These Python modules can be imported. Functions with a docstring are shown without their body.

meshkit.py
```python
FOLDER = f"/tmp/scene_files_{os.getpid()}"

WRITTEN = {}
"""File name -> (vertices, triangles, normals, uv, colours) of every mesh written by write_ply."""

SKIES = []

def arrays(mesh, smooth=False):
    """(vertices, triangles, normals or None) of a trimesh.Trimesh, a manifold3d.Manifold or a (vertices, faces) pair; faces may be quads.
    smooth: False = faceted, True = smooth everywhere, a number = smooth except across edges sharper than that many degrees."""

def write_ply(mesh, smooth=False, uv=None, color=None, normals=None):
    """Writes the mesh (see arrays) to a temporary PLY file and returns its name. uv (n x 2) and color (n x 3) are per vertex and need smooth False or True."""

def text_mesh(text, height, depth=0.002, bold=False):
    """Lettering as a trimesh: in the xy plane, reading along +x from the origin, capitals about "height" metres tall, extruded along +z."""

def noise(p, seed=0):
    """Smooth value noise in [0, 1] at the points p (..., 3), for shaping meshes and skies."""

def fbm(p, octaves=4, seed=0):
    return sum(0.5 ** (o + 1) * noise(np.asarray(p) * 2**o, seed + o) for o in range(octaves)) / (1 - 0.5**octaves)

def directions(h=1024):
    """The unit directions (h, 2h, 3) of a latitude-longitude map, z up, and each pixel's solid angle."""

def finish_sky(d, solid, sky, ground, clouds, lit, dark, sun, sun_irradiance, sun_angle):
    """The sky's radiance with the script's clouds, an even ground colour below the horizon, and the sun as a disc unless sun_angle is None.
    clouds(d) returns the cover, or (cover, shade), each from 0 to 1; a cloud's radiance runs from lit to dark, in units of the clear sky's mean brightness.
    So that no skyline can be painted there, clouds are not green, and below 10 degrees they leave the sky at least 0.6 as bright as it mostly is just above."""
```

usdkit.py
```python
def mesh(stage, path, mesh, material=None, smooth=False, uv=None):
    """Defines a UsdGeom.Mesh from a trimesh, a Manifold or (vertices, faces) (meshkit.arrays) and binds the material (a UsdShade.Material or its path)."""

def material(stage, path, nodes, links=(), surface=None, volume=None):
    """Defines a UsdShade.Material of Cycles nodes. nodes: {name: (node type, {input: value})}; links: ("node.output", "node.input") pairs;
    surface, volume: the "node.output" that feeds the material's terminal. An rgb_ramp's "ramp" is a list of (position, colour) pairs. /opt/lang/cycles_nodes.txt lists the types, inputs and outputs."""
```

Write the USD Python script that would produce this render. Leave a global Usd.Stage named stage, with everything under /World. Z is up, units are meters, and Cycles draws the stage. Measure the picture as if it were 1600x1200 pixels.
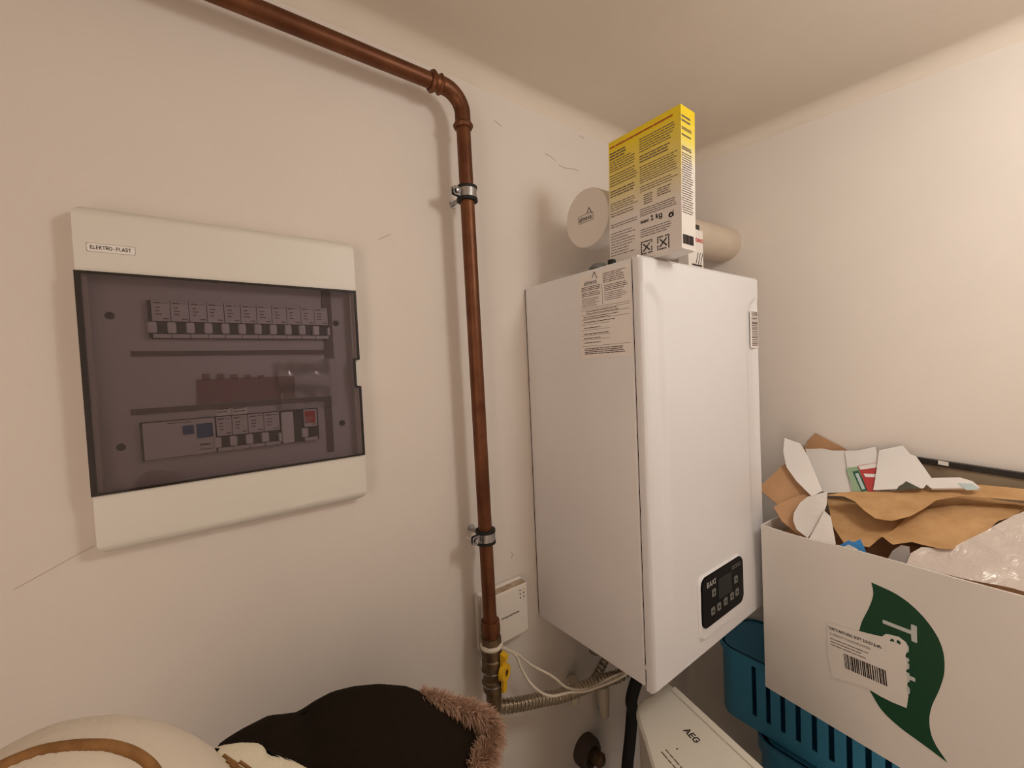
import math, random
import numpy as np, trimesh, manifold3d as m3, usdkit, meshkit
from shapely.geometry import Polygon, box as sbox, Point, LineString
from shapely.ops import unary_union
from scipy.spatial import Delaunay
from pxr import Usd, UsdGeom, UsdLux, UsdShade, Gf, Sdf, Vt

rnd = random.Random(7)
nrs = np.random.RandomState(7)
stage = Usd.Stage.CreateInMemory()
UsdGeom.SetStageUpAxis(stage, 'Z'); UsdGeom.SetStageMetersPerUnit(stage, 1.0)
UsdGeom.Xform.Define(stage, '/World'); UsdGeom.Scope.Define(stage, '/World/Looks')

# ------------------------------------------------------------------ camera, lamp, exposure
CAM = np.array([-.5603, -.6891, .5311]); FPX = 662.2
def _rot(rv):
    rv = np.array(rv, float); a = np.linalg.norm(rv); k = rv / a
    K = np.array([[0, -k[2], k[1]], [k[2], 0, -k[0]], [-k[1], k[0], 0]])
    return np.eye(3) + math.sin(a) * K + (1 - math.cos(a)) * K @ K
ROT = _rot([-1.4919, .4616, .5457])          # rows: right, up, backward
cam = UsdGeom.Camera.Define(stage, '/World/camera')
cam.CreateHorizontalApertureAttr(36.0); cam.CreateFocalLengthAttr(36.0 * FPX / 1600)
cam.CreateClippingRangeAttr((0.02, 100.0))
_m = np.eye(4); _m[:3, :3] = ROT; _m[3, :3] = CAM
UsdGeom.Xformable(cam).AddTransformOp().Set(Gf.Matrix4d(*_m.ravel().tolist()))
cam.CreateExposureAttr(-0.09)
LAMP = np.array([.08, -.93, .955]); LAMP_R = .085
LAMP_COLOR = (1.0, .97, .90); LAMP_POWER = 26.
XL = -1.55                                    # left wall; the opening in it is added for a warm fill light
FILL_OPENING = (-1.65, -.85, -1.0, .98)               # y0, y1, z0, z1
fill_light = UsdLux.RectLight.Define(stage, '/World/added_fill_light'); fill_light.CreateWidthAttr(FILL_OPENING[1] - FILL_OPENING[0]); fill_light.CreateHeightAttr(FILL_OPENING[3] - FILL_OPENING[2])
fill_light.CreateIntensityAttr(2.8); fill_light.CreateColorAttr(Gf.Vec3f(1.0, .80, .645)); fill_light.CreateNormalizeAttr(False)  # added warm fill that lifts the ambient light, no known source
fill_light.AddTranslateOp().Set(Gf.Vec3d(XL - .11, (FILL_OPENING[0] + FILL_OPENING[1]) / 2, (FILL_OPENING[2] + FILL_OPENING[3]) / 2)); fill_light.AddRotateXYZOp().Set(Gf.Vec3f(90, 0, -90))

def ray(px, py): return np.array([(px - 800) / FPX, (600 - py) / FPX, -1.0]) @ ROT
def at(px, py, axis, val):                    # the point of a real plane that the photo's pixel shows
    d = ray(px, py); k = 'xyz'.index(axis); return CAM + (val - CAM[k]) / d[k] * d
def on(px, py, p0, n):
    d = ray(px, py); n = np.array(n, float); return CAM + ((np.array(p0) - CAM) @ n) / (d @ n) * d

# ------------------------------------------------------------------ helpers
def lin(c): return tuple(((x / 255) / 12.92 if x / 255 <= .04045 else ((x / 255 + .055) / 1.055) ** 2.4) for x in c)
LOOKS = {}
def mat(name, rgb, rough=.5, metal=0., spec=.5, mottle=0., mscale=6., bump=0., bscale=200., rgb2=None, trans=0., sheen=0., coat=0., distort=0., stretch=None):
    """principled material; colour mottled between rgb and rgb2 by a noise, fine relief by a second noise"""
    c = lin(rgb); p = {'base_color': c, 'roughness': rough, 'metallic': metal, 'specular_ior_level': spec}
    if trans: p['transmission_weight'] = trans
    if sheen: p['sheen_weight'] = sheen
    if coat: p['coat_weight'] = coat; p['coat_roughness'] = .05
    nodes, links = {'p': ('principled_bsdf', p), 'g': ('geometry', {})}, []
    if mottle:
        c2 = lin(rgb2) if rgb2 else tuple(x * (1 - mottle) for x in c)
        nodes['mp'] = ('mapping', {'scale': stretch or (1, 1, 1)})
        nodes['n'] = ('noise_texture', {'scale': mscale, 'detail': 5.0, 'roughness': .6, 'distortion': distort})
        nodes['r'] = ('rgb_ramp', {'ramp': [(.35, c2), (.65, c)]})
        links += [('g.position', 'mp.vector'), ('mp.vector', 'n.vector'), ('n.fac', 'r.fac'), ('r.color', 'p.base_color')]
    if bump:
        nodes['bn'] = ('noise_texture', {'scale': bscale, 'detail': 3.0})
        nodes['b'] = ('bump', {'strength': bump, 'distance': .002})
        links += [('g.position', 'bn.vector'), ('bn.fac', 'b.height'), ('b.normal', 'p.normal')]
    LOOKS[name] = usdkit.material(stage, '/World/Looks/' + name, nodes, links, surface='p.BSDF')
    return LOOKS[name]

used, base_of = {}, {}
def pathname(parent, name):
    root = str(parent.GetPath()) if parent else '/World'
    p = f'{root}/{name}'; k = used.get(p, -1) + 1; used[p] = k
    return p if k == 0 else f'{p}_{k:03d}'
def tag(prim, label=None, cat=None, group=None, kind=None):
    for k, v in (('label', label), ('category', cat), ('group', group), ('kind', kind)):
        if v: prim.SetCustomDataByKey(k, v)
    return prim
def thing(name, label, cat, base, group=None):
    p = pathname(None, name); x = UsdGeom.Xform.Define(stage, p); x.AddTranslateOp().Set(Gf.Vec3d(*map(float, base)))
    base_of[p] = np.array(base, float); return tag(x.GetPrim(), label, cat, group)
def tm(mesh):
    if isinstance(mesh, m3.Manifold):
        q = mesh.to_mesh(); return trimesh.Trimesh(q.vert_properties[:, :3], q.tri_verts, process=False)
    if isinstance(mesh, (list, tuple)): return trimesh.util.concatenate([tm(x) for x in mesh])
    return mesh
def obj(name, mesh, material, parent=None, smooth=35, label=None, cat=None, group=None, kind=None):
    mesh = tm(mesh).copy(); p = pathname(parent, name)
    if parent is None:
        lo, hi = mesh.bounds; base = np.array([(lo[0] + hi[0]) / 2, (lo[1] + hi[1]) / 2, lo[2]])
    else: base = base_of[str(parent.GetPath())]
    mesh.vertices = np.asarray(mesh.vertices) - base
    g = usdkit.mesh(stage, p, mesh, LOOKS[material], smooth=smooth)
    if parent is None: g.AddTranslateOp().Set(Gf.Vec3d(*map(float, base)))
    base_of[p] = base
    return tag(g.GetPrim(), label, cat, group, kind)
def struct(name, mesh, material, parent=None, **k): return obj(name, mesh, material, parent, kind='structure' if parent is None else None, **k)

def bx(lo, hi):
    lo, hi = np.minimum(lo, hi), np.maximum(lo, hi)
    b = trimesh.creation.box(hi - lo); b.apply_translation((np.array(lo) + hi) / 2); return b
def rbox(lo, hi, r, seg=12):
    lo, hi = np.minimum(lo, hi).astype(float), np.maximum(lo, hi).astype(float); r = min(r, (hi - lo).min() / 2 - 1e-6)
    s = m3.Manifold.sphere(r, seg)
    return m3.Manifold.batch_hull([s.translate((x, y, z)) for x in (lo[0] + r, hi[0] - r) for y in (lo[1] + r, hi[1] - r) for z in (lo[2] + r, hi[2] - r)])
def place(mesh, o, r, u):                      # 2-D work (x right, y up, z out) into the world
    r, u = np.array(r, float), np.array(u, float); r /= np.linalg.norm(r); u = u - (u @ r) * r; u /= np.linalg.norm(u); n = np.cross(r, u)
    mesh = tm(mesh).copy(); v = np.asarray(mesh.vertices); mesh.vertices = np.array(o) + v[:, :1] * r + v[:, 1:2] * u + v[:, 2:3] * n
    return mesh
def ext(poly, h, z0=0.):
    ps = getattr(poly, 'geoms', [poly]); out = []
    for g in ps:
        if g.is_empty or g.area < 1e-9: continue
        e = trimesh.creation.extrude_polygon(g, h, engine='earcut'); e.apply_translation((0, 0, z0)); out.append(e)
    return trimesh.util.concatenate(out)
def rrect(x0, y0, x1, y1, r, n=6): return sbox(x0 + r, y0 + r, x1 - r, y1 - r).buffer(r, quad_segs=n)
def slab(poly, h, bev=.001, z0=0.):            # extruded outline with a bevelled front edge
    a = m3.Manifold(m3.Mesh(*[np.asarray(q, t) for q, t in zip((lambda e: (e.vertices, e.faces))(ext(poly, h - bev, z0)), (np.float32, np.uint32))])) if False else None
    parts = [ext(poly, h - bev, z0)]
    inner = poly.buffer(-bev)
    if inner.geom_type == 'Polygon' and not poly.interiors:
        p0, p1 = np.array(poly.exterior.coords)[:-1], None
        n = max(48, len(p0)); s = np.linspace(0, 1, n, endpoint=False)
        ring = lambda q, o: np.array([q.exterior.interpolate((x + o) % 1, normalized=True).coords[0] for x in s])
        a = ring(poly, 0); st = inner.exterior.project(Point(a[0])) / inner.exterior.length
        cw = poly.exterior.is_ccw == inner.exterior.is_ccw
        b = ring(inner, st) if cw else ring(inner, st)[::-1]
        b = np.array([inner.exterior.interpolate(inner.exterior.project(Point(q))).coords[0] for q in a])
        v = np.vstack([np.c_[a, np.full(n, z0 + h - bev)], np.c_[b, np.full(n, z0 + h)]])
        f = [];
        for i in range(n):
            j = (i + 1) % n; f += [[i, j, n + j], [i, n + j, n + i]]
        if not poly.exterior.is_ccw: f = [q[::-1] for q in f]
        parts.append(trimesh.Trimesh(v, f, process=False)); parts.append(ext(inner, bev * .5, z0 + h - bev * .5))
    return trimesh.util.concatenate(parts)
def smooth_path(pts, n=60):
    pts = np.array(pts, float); p = np.vstack([2 * pts[0] - pts[1], pts, 2 * pts[-1] - pts[-2]]); out = []
    k = len(pts) - 1; per = max(2, n // k)
    for i in range(k):
        a, b, c, d = p[i:i + 4]
        for t in np.linspace(0, 1, per, endpoint=(i == k - 1)):
            out.append(.5 * (2 * b + (c - a) * t + (2 * a - 5 * b + 4 * c - d) * t * t + (3 * b - a - 3 * c + d) * t ** 3))
    return np.array(out)
def tube(pts, r, seg=16, caps=True):
    pts = np.array(pts, float); n = len(pts); r = np.broadcast_to(np.asarray(r, float), (n,))
    t = np.gradient(pts, axis=0); t /= np.linalg.norm(t, axis=1, keepdims=True)
    a = np.array([0, 0, 1.]) if abs(t[0][2]) < .9 else np.array([1., 0, 0]); nn = np.cross(t[0], a); nn /= np.linalg.norm(nn)
    V, ang = [], np.linspace(0, 2 * math.pi, seg, endpoint=False)
    for i in range(n):
        nn = nn - (nn @ t[i]) * t[i]; nn /= np.linalg.norm(nn); bb = np.cross(t[i], nn)
        V.append(pts[i] + r[i] * (np.cos(ang)[:, None] * nn + np.sin(ang)[:, None] * bb))
    V = np.vstack(V); F = []
    for i in range(n - 1):
        for j in range(seg):
            k = (j + 1) % seg; a, b, c, d = i * seg + j, i * seg + k, (i + 1) * seg + k, (i + 1) * seg + j; F += [[a, b, c], [a, c, d]]
    if caps:
        V = np.vstack([V, pts[0], pts[-1]]); c0, c1 = len(V) - 2, len(V) - 1
        for j in range(seg):
            k = (j + 1) % seg; F += [[c0, k, j], [c1, (n - 1) * seg + j, (n - 1) * seg + k]]
    return trimesh.Trimesh(V, F, process=False)
def lathe(profile, o, axis, seg=32):           # profile: (distance along axis, radius)
    axis = np.array(axis, float); axis /= np.linalg.norm(axis)
    pr = np.array(profile, float); pts = np.array(o) + pr[:, :1] * axis
    a = np.array([0, 0, 1.]) if abs(axis[2]) < .9 else np.array([1., 0, 0]); n1 = np.cross(axis, a); n1 /= np.linalg.norm(n1); n2 = np.cross(axis, n1)
    ang = np.linspace(0, 2 * math.pi, seg, endpoint=False); V = []
    for p, r in zip(pts, pr[:, 1]): V.append(p + max(r, 1e-5) * (np.cos(ang)[:, None] * n1 + np.sin(ang)[:, None] * n2))
    V = np.vstack(V); F = []; n = len(pr)
    for i in range(n - 1):
        for j in range(seg):
            k = (j + 1) % seg; a, b, c, d = i * seg + j, i * seg + k, (i + 1) * seg + k, (i + 1) * seg + j; F += [[a, b, c], [a, c, d]]
    return trimesh.Trimesh(V, F, process=False)
def text(s, h, o, r, u, depth=.0003, bold=False, width=None):
    t = meshkit.text_mesh(s, h, depth, bold)
    if width: t.apply_scale([width / (t.bounds[1][0] - t.bounds[0][0]), 1, 1])
    return place(t, o, r, u)
def print_lines(x0, x1, ytop, n, pitch, th, seed=0, ragged=.25, gap=.0012, depth=.0002):
    """rows of tiny word-like dashes, as small print looks from here; x right, y up"""
    q = random.Random(seed); out = []
    for i in range(n):
        x, y = x0, ytop - i * pitch; end = x1 - q.random() * ragged * (x1 - x0)
        while x < end:
            w = min((2 + q.random() * 5) * th * 1.3, end - x); out.append(bx((x, y - th, 0), (x + w, y, depth))); x += w + gap * (.6 + .6 * q.random())
    return trimesh.util.concatenate(out)
def fill_poly(poly, step):
    """(points, triangles) filling an outline with an even grid"""
    ext_ = poly.exterior; n = max(8, int(ext_.length / step)); b = np.array([ext_.interpolate(i / n, normalized=True).coords[0] for i in range(n)] )
    b = np.vstack([b, np.array(ext_.coords)[:-1]]); b = np.unique(np.round(b, 6), axis=0)
    x0, y0, x1, y1 = poly.bounds; inner = poly.buffer(-step * .45)
    g = [(x, y) for x in np.arange(x0, x1, step) for y in np.arange(y0, y1, step) if inner.contains(Point(x, y))]
    p = np.vstack([b, np.array(g).reshape(-1, 2)]); d = Delaunay(p); ok = poly.buffer(step * .02)
    return p, np.array([t for t in d.simplices if ok.contains(Point(*p[t].mean(0)))])
def solid(P, N, T, th):
    """closed thin solid around the surface P (points) with normals N"""
    n = len(P); e = np.sort(np.vstack([T[:, [0, 1]], T[:, [1, 2]], T[:, [2, 0]]]), axis=1); d = np.vstack([T[:, [0, 1]], T[:, [1, 2]], T[:, [2, 0]]])
    _, inv, cnt = np.unique(e, axis=0, return_inverse=True, return_counts=True); rim = d[cnt[inv.ravel()] == 1]
    F = [T, T[:, ::-1] + n] + [np.vstack([np.c_[rim[:, 1], rim[:, 0], rim[:, 0] + n], np.c_[rim[:, 1], rim[:, 0] + n, rim[:, 1] + n]])]
    return trimesh.Trimesh(np.vstack([P + N * th / 2, P - N * th / 2]), np.vstack(F), process=False)
def sheet(pix, p0, n, bend=None, th=.0006, step=.008, lift=0.):
    """a sheet of paper or card: outline lying on the plane (p0, n), bent by bend(u, v) metres out of it"""
    n = np.array(n, float); n /= np.linalg.norm(n); p0 = np.array(p0, float) + n * lift
    P = np.array([on(x, y, p0, n) for x, y in pix]); c = P.mean(0)
    u = np.array([0, -1., 0]) - n * (n @ np.array([0, -1., 0])); u /= np.linalg.norm(u); v = np.cross(n, u)
    poly = Polygon(np.c_[(P - c) @ u, (P - c) @ v]).buffer(0); q, T = fill_poly(poly, step)
    h = bend(q[:, 0], q[:, 1]) if bend else np.zeros(len(q))
    W = c + q[:, :1] * u + q[:, 1:] * v + h[:, None] * n
    a = W[T]; flip = np.cross(a[:, 1] - a[:, 0], a[:, 2] - a[:, 0]) @ n < 0; T = np.where(flip[:, None], T[:, ::-1], T)
    return solid(W, np.tile(n, (len(W), 1)), T, th)
def puff(outline, y, depth_front, depth_back, R, step=.008, rough=0., rs=30., seed=0):
    """soft stuffed body: outline in the x-z plane at y, swelling to both sides"""
    poly = Polygon(outline).buffer(.004).buffer(-.004); bd = poly.exterior; q = []
    for e in (0, .004, .015, .035, .065, .11, .17, .25):
        g = poly.buffer(-e * R, quad_segs=4); ring = max(getattr(g, 'geoms', [g]), key=lambda k: k.area).exterior; n = int(ring.length / (step * .8)); q += [ring.interpolate(i / n, normalized=True).coords[0] for i in range(n)]
    x0, y0, x1, y1 = poly.bounds; inn = poly.buffer(-.30 * R); q += [(x, y) for x in np.arange(x0, x1, step) for y in np.arange(y0, y1, step) if inn.contains(Point(x, y))]
    q = np.array(q); T = Delaunay(q).simplices; ok = poly.buffer(.0012); T = np.array([t for t in T if ok.contains(Point(*q[t].mean(0)))])
    d = np.array([bd.distance(Point(*p)) for p in q]); s = np.sqrt(np.maximum(0, 1 - (1 - np.minimum(d / R, 1)) ** 2))
    nz = (meshkit.fbm(np.c_[q[:, 0] * rs, q[:, 1] * rs, np.zeros(len(q))], 3, seed) - .5) * rough * s
    A = np.c_[q[:, 0], y - depth_front * s + nz, q[:, 1]]; B = np.c_[q[:, 0], y + depth_back * s, q[:, 1]]
    a = A[T]; flip = np.cross(a[:, 1] - a[:, 0], a[:, 2] - a[:, 0])[:, 1] > 0; T = np.where(flip[:, None], T[:, ::-1], T)
    m = trimesh.Trimesh(np.vstack([A, B]), np.vstack([T, T[:, ::-1] + len(q)]), process=False); m.merge_vertices(digits_vertex=7); return m

# ------------------------------------------------------------------ materials
mat('plaster', (229, 221, 214), .85, spec=.25, mottle=.05, mscale=2.2, bump=.12, bscale=120.)
mat('ceiling_plaster', (228, 217, 204), .9, spec=.2, mottle=.06, mscale=2.5, bump=.12, bscale=110.)
mat('crack_line', (192, 174, 156), .9)
mat('floor_tile', (196, 184, 170), .5, mottle=.2, mscale=8)
mat('board_plastic', (226, 222, 214), .45, mottle=.03, mscale=5, bump=.05, bscale=300.)
mat('inner_plastic', (205, 200, 200), .5)
mat('groove_plastic', (118, 100, 98), .6)
mat('dark_rim', (26, 18, 20), .3)
mat('breaker_white', (214, 210, 210), .45)
mat('breaker_grey', (70, 60, 62), .5)
mat('lever_white', (226, 224, 222), .4)
mat('ink', (44, 36, 34), .8)
mat('ink_soft', (112, 96, 88), .8)
mat('ink_red', (196, 60, 44), .8)
mat('ink_blue', (36, 78, 130), .7)
mat('screw_dark', (70, 60, 58), .5)
mat('copper', (122, 77, 48), .45, metal=.6, mottle=.4, mscale=14., rgb2=(92, 52, 32), bump=.06, bscale=90.)
mat('copper_fitting', (126, 80, 52), .45, metal=.65, mottle=.5, mscale=30., rgb2=(90, 54, 34))
mat('brass', (132, 112, 86), .48, metal=.7, mottle=.35, mscale=40., rgb2=(88, 72, 56))
mat('zinc', (200, 200, 204), .25, metal=1., mottle=.2, mscale=60.)
mat('rubber', (22, 20, 20), .7)
mat('steel_hose', (176, 166, 150), .3, metal=1.)
mat('yellow_lever', (232, 184, 30), .4)
mat('tape_white', (222, 214, 200), .8, bump=.3, bscale=300.)
mat('white_plastic', (226, 220, 212), .42)
mat('dusty_plastic', (196, 178, 156), .8, mottle=.5, mscale=70., rgb2=(150, 122, 94))
mat('cable_white', (218, 208, 192), .5)
mat('enamel', (228, 227, 230), .3, mottle=.02, mscale=4, bump=.03, bscale=40.)
mat('enamel_side', (238, 236, 238), .38, mottle=.04, mscale=5, bump=.03, bscale=40.)
mat('seam_dark', (60, 42, 32), .8)
mat('gloss_black', (9, 9, 10), .35, spec=.08)
mat('display_grey', (40, 43, 42), .35, spec=.1)
mat('button_grey', (104, 106, 104), .5)
mat('print_white', (190, 192, 190), .6)
mat('sticker_paper', (240, 235, 232), .6)
mat('flue_white', (226, 218, 210), .45)
mat('flue_tube', (214, 198, 180), .5, mottle=.08, mscale=14)
mat('carton_white', (222, 216, 210), .38, mottle=.03, mscale=6, bump=.06, bscale=60.)
mat('carton_inside', (170, 140, 108), .8, mottle=.1, mscale=20)
mat('logo_green', (8, 62, 36), .45)
mat('blue_plastic', (62, 142, 182), .42, mottle=.08, mscale=12)
mat('hamper_blue', (58, 132, 170), .4, mottle=.2, mscale=30, rgb2=(46, 112, 148))
mat('paper_white', (228, 224, 222), .75, bump=.05, bscale=60.)
mat('paper_crumpled', (214, 208, 204), .75, bump=.6, bscale=60.)
mat('cardboard', (188, 146, 108), .85, mottle=.08, mscale=30, bump=.1, bscale=150.)
mat('kraft', (206, 164, 116), .75, mottle=.12, mscale=25, rgb2=(188, 146, 98), bump=.35, bscale=45.)
mat('leaf_green', (150, 176, 146), .6)
mat('leaf_red', (184, 62, 62), .6)
mat('dark_green', (34, 92, 70), .6)
mat('card_dark', (84, 84, 70), .5, mottle=.3, mscale=90)
mat('pack_blue', (52, 130, 196), .3, bump=.2, bscale=90.)
mat('foil_grey', (150, 142, 138), .35, bump=.6, bscale=80.)
mat('pale_blue', (186, 202, 204), .5)
mat('black_trim', (24, 20, 18), .5, mottle=.3, mscale=60, rgb2=(40, 36, 32))
mat('grey_board', (150, 134, 112), .7, mottle=.12, mscale=16)
mat('jacket_cloth', (34, 27, 19), .95, spec=.1, mottle=.15, mscale=60., bump=.3, bscale=700.)
mat('fur_brown', (184, 150, 128), .8, spec=.2)
mat('cream_cloth', (214, 201, 184), .9, spec=.15, bump=.25, bscale=250., mottle=.05, mscale=14, sheen=.1)
mat('cream_collar', (220, 210, 186), .9, spec=.15, bump=.3, bscale=300.)
mat('brown_cord', (146, 104, 58), .85, mottle=.35, mscale=120., rgb2=(120, 82, 42))
mat('machine_white', (222, 216, 204), .3, mottle=.03, mscale=8)
mat('grey_pipe', (120, 112, 104), .5)
mat('drain_grey', (74, 64, 56), .7)
mat('heading_red', (176, 88, 44), .8)
mat('dark_pipe', (40, 34, 32), .5)
mat('cabinet_white', (206, 198, 188), .5)
def glassy(name, tint, ior=1.5, rough=.02):
    LOOKS[name] = usdkit.material(stage, '/World/Looks/' + name, {'t': ('transparent_bsdf', {'color': tint}), 'g': ('glossy_bsdf', {'color': (1, 1, 1), 'roughness': rough}), 'f': ('fresnel', {'IOR': ior}), 'm': ('mix_closure', {})},
        [('f.fac', 'm.fac'), ('t.BSDF', 'm.closure1'), ('g.BSDF', 'm.closure2')], surface='m.closure')
glassy('smoked_pane', (.775, .735, .765))
# thin clear-white film: part see-through, part milky, glossy creases
LOOKS['plastic_film'] = usdkit.material(stage, '/World/Looks/plastic_film', {
    't': ('transparent_bsdf', {'color': (.97, .95, .94)}), 'p': ('principled_bsdf', {'base_color': lin((236, 224, 216)), 'roughness': .16, 'specular_ior_level': .8}),
    'g': ('geometry', {}), 'bn': ('noise_texture', {'scale': 38., 'detail': 4., 'distortion': 1.2}), 'b': ('bump', {'strength': .7, 'distance': .006}), 'm': ('mix_closure', {'fac': .62})},
    [('g.position', 'bn.vector'), ('bn.fac', 'b.height'), ('b.normal', 'p.normal'), ('t.BSDF', 'm.closure1'), ('p.BSDF', 'm.closure2')], surface='m.closure')
# soap carton: print fading from yellow at the top to white below
def fade_print(name, z0, z1, top, mid, low):
    LOOKS[name] = usdkit.material(stage, '/World/Looks/' + name, {'g': ('geometry', {}), 's': ('separate_xyz', {}), 'r': ('map_range', {'from_min': z0, 'from_max': z1, 'to_min': 0., 'to_max': 1., 'clamp': True}),
        'c': ('rgb_ramp', {'ramp': [(0, lin(low)), (.35, lin(low)), (.62, lin(mid)), (.92, lin(top)), (1, lin(top))]}), 'p': ('principled_bsdf', {'roughness': .4})},
        [('g.position', 's.vector'), ('s.z', 'r.value'), ('r.result', 'c.fac'), ('c.color', 'p.base_color')], surface='p.BSDF')
fade_print('yellow_print', .70, .925, (238, 212, 40), (228, 212, 128), (226, 220, 216))
fade_print('yellow_side', .78, .925, (236, 206, 10), (232, 214, 90), (224, 218, 212))
glow = usdkit.material(stage, '/World/Looks/lamp_shade', {'p': ('principled_bsdf', {'base_color': (.8, .8, .8), 'roughness': .4})}, [], surface='p.BSDF'); LOOKS['lamp_shade'] = glow

# ------------------------------------------------------------------ room
XB, YF, ZF, HC, RC = .585, -1.9, -1.0, 1.104, .030
A_ = np.array
wall_back = struct('wall_back', bx((XL - .1, 0, ZF), (XB + .1, .1, 1.16)), 'plaster', label='white plastered wall behind the boiler and the fuse board', cat='wall')
wall_right = struct('wall_right', bx((XB, YF, ZF), (XB + .1, 0, 1.16)), 'plaster', label='white plastered wall to the right of the boiler', cat='wall')
struct('wall_left', m3.Manifold.cube((.1, -YF, 1.16 - ZF)).translate((XL - .1, YF, ZF)) - m3.Manifold.cube((.3, FILL_OPENING[1] - FILL_OPENING[0], FILL_OPENING[3] - ZF + .1)).translate((XL - .2, FILL_OPENING[0], ZF - .1)), 'plaster', smooth=False, label='plastered wall closing the room on the left', cat='wall')  # opening cut only to let the added fill light in
struct('wall_front', bx((XL - .1, YF - .1, ZF), (XB + .1, YF, 1.16)), 'plaster', label='plastered wall at the camera side of the room', cat='wall')
struct('floor', bx((XL - .1, YF - .1, ZF - .1), (XB + .1, .1, ZF)), 'floor_tile', label='floor of the small utility room', cat='floor')
def ceiling_mesh():
    def axis(lo, hi): return np.unique(np.r_[lo + RC * 1.3 * np.linspace(0, 1, 12) ** 1.6, np.linspace(lo + .1, hi - .1, 24), hi - RC * 1.3 * np.linspace(0, 1, 12) ** 1.6])
    xs, ys = axis(XL, XB), axis(YF, 0); X, Y = np.meshgrid(xs, ys, indexing='ij')
    drop = lambda d: np.where(d < RC, RC - np.sqrt(np.maximum(0, RC ** 2 - (RC - np.minimum(d, RC)) ** 2)), 0)
    D = np.stack([drop(X - XL), drop(XB - X), drop(-Y), drop(Y - YF)])
    dd = np.minimum(RC, np.sqrt((D ** 2).sum(0))); wob = (meshkit.fbm(np.stack([X * 5, Y * 5, X * 0], -1), 3, 3) - .5) * .02 * np.clip(np.minimum(-Y, XB - X) / .1, 0, 1)
    Z = HC + .045 * np.maximum(Y, -1.2) - dd + wob * .6; nx, ny = X.shape; V = np.stack([X, Y, Z], -1).reshape(-1, 3); T = V.copy(); T[:, 2] = 1.25; n = len(V); F = []
    for i in range(nx - 1):
        for j in range(ny - 1):
            a, b, c, d = i * ny + j, (i + 1) * ny + j, (i + 1) * ny + j + 1, i * ny + j + 1
            F += [[a, c, b], [a, d, c], [a + n, b + n, c + n], [a + n, c + n, d + n]]
    rim = [i * ny for i in range(nx)] + [(nx - 1) * ny + j for j in range(1, ny)] + [i * ny + ny - 1 for i in range(nx - 2, -1, -1)] + [j for j in range(ny - 2, 0, -1)]
    for a, b in zip(rim, rim[1:] + rim[:1]): F += [[a, b, b + n], [a, b + n, a + n]]
    return trimesh.Trimesh(np.vstack([V, T]), F, process=False)
struct('ceiling', ceiling_mesh(), 'ceiling_plaster', smooth=60, label='plastered ceiling with rounded edges above the boiler', cat='ceiling')
rf = .045; a = np.linspace(0, math.pi / 2, 12)     # rounded inner corner of the two walls
arc = [(XB - rf + rf * math.sin(t), -rf + rf * math.cos(t)) for t in a]
fil = ext(Polygon([(XB, 0)] + arc[::-1]).buffer(0), 2.09); fil.apply_translation((0, 0, ZF))
struct('trim_1', fil, 'plaster', smooth=40, label='rounded plaster corner between the two walls', cat='wall corner')
def crack(pts, w, parent, y=True):
    P = [at(px, py, 'y', 0.) for px, py in pts]; out = []
    for p, q in zip(P[:-1], P[1:]):
        ln = LineString([(p[0], p[2]), (q[0], q[2])]).buffer(w, cap_style=3); e = ext(ln, .0006); v = np.asarray(e.vertices); e.vertices = np.c_[v[:, 0], -v[:, 2] + .0001, v[:, 1]]; e.invert(); out.append(e)
    obj('crack', out, 'crack_line', parent)
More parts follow.
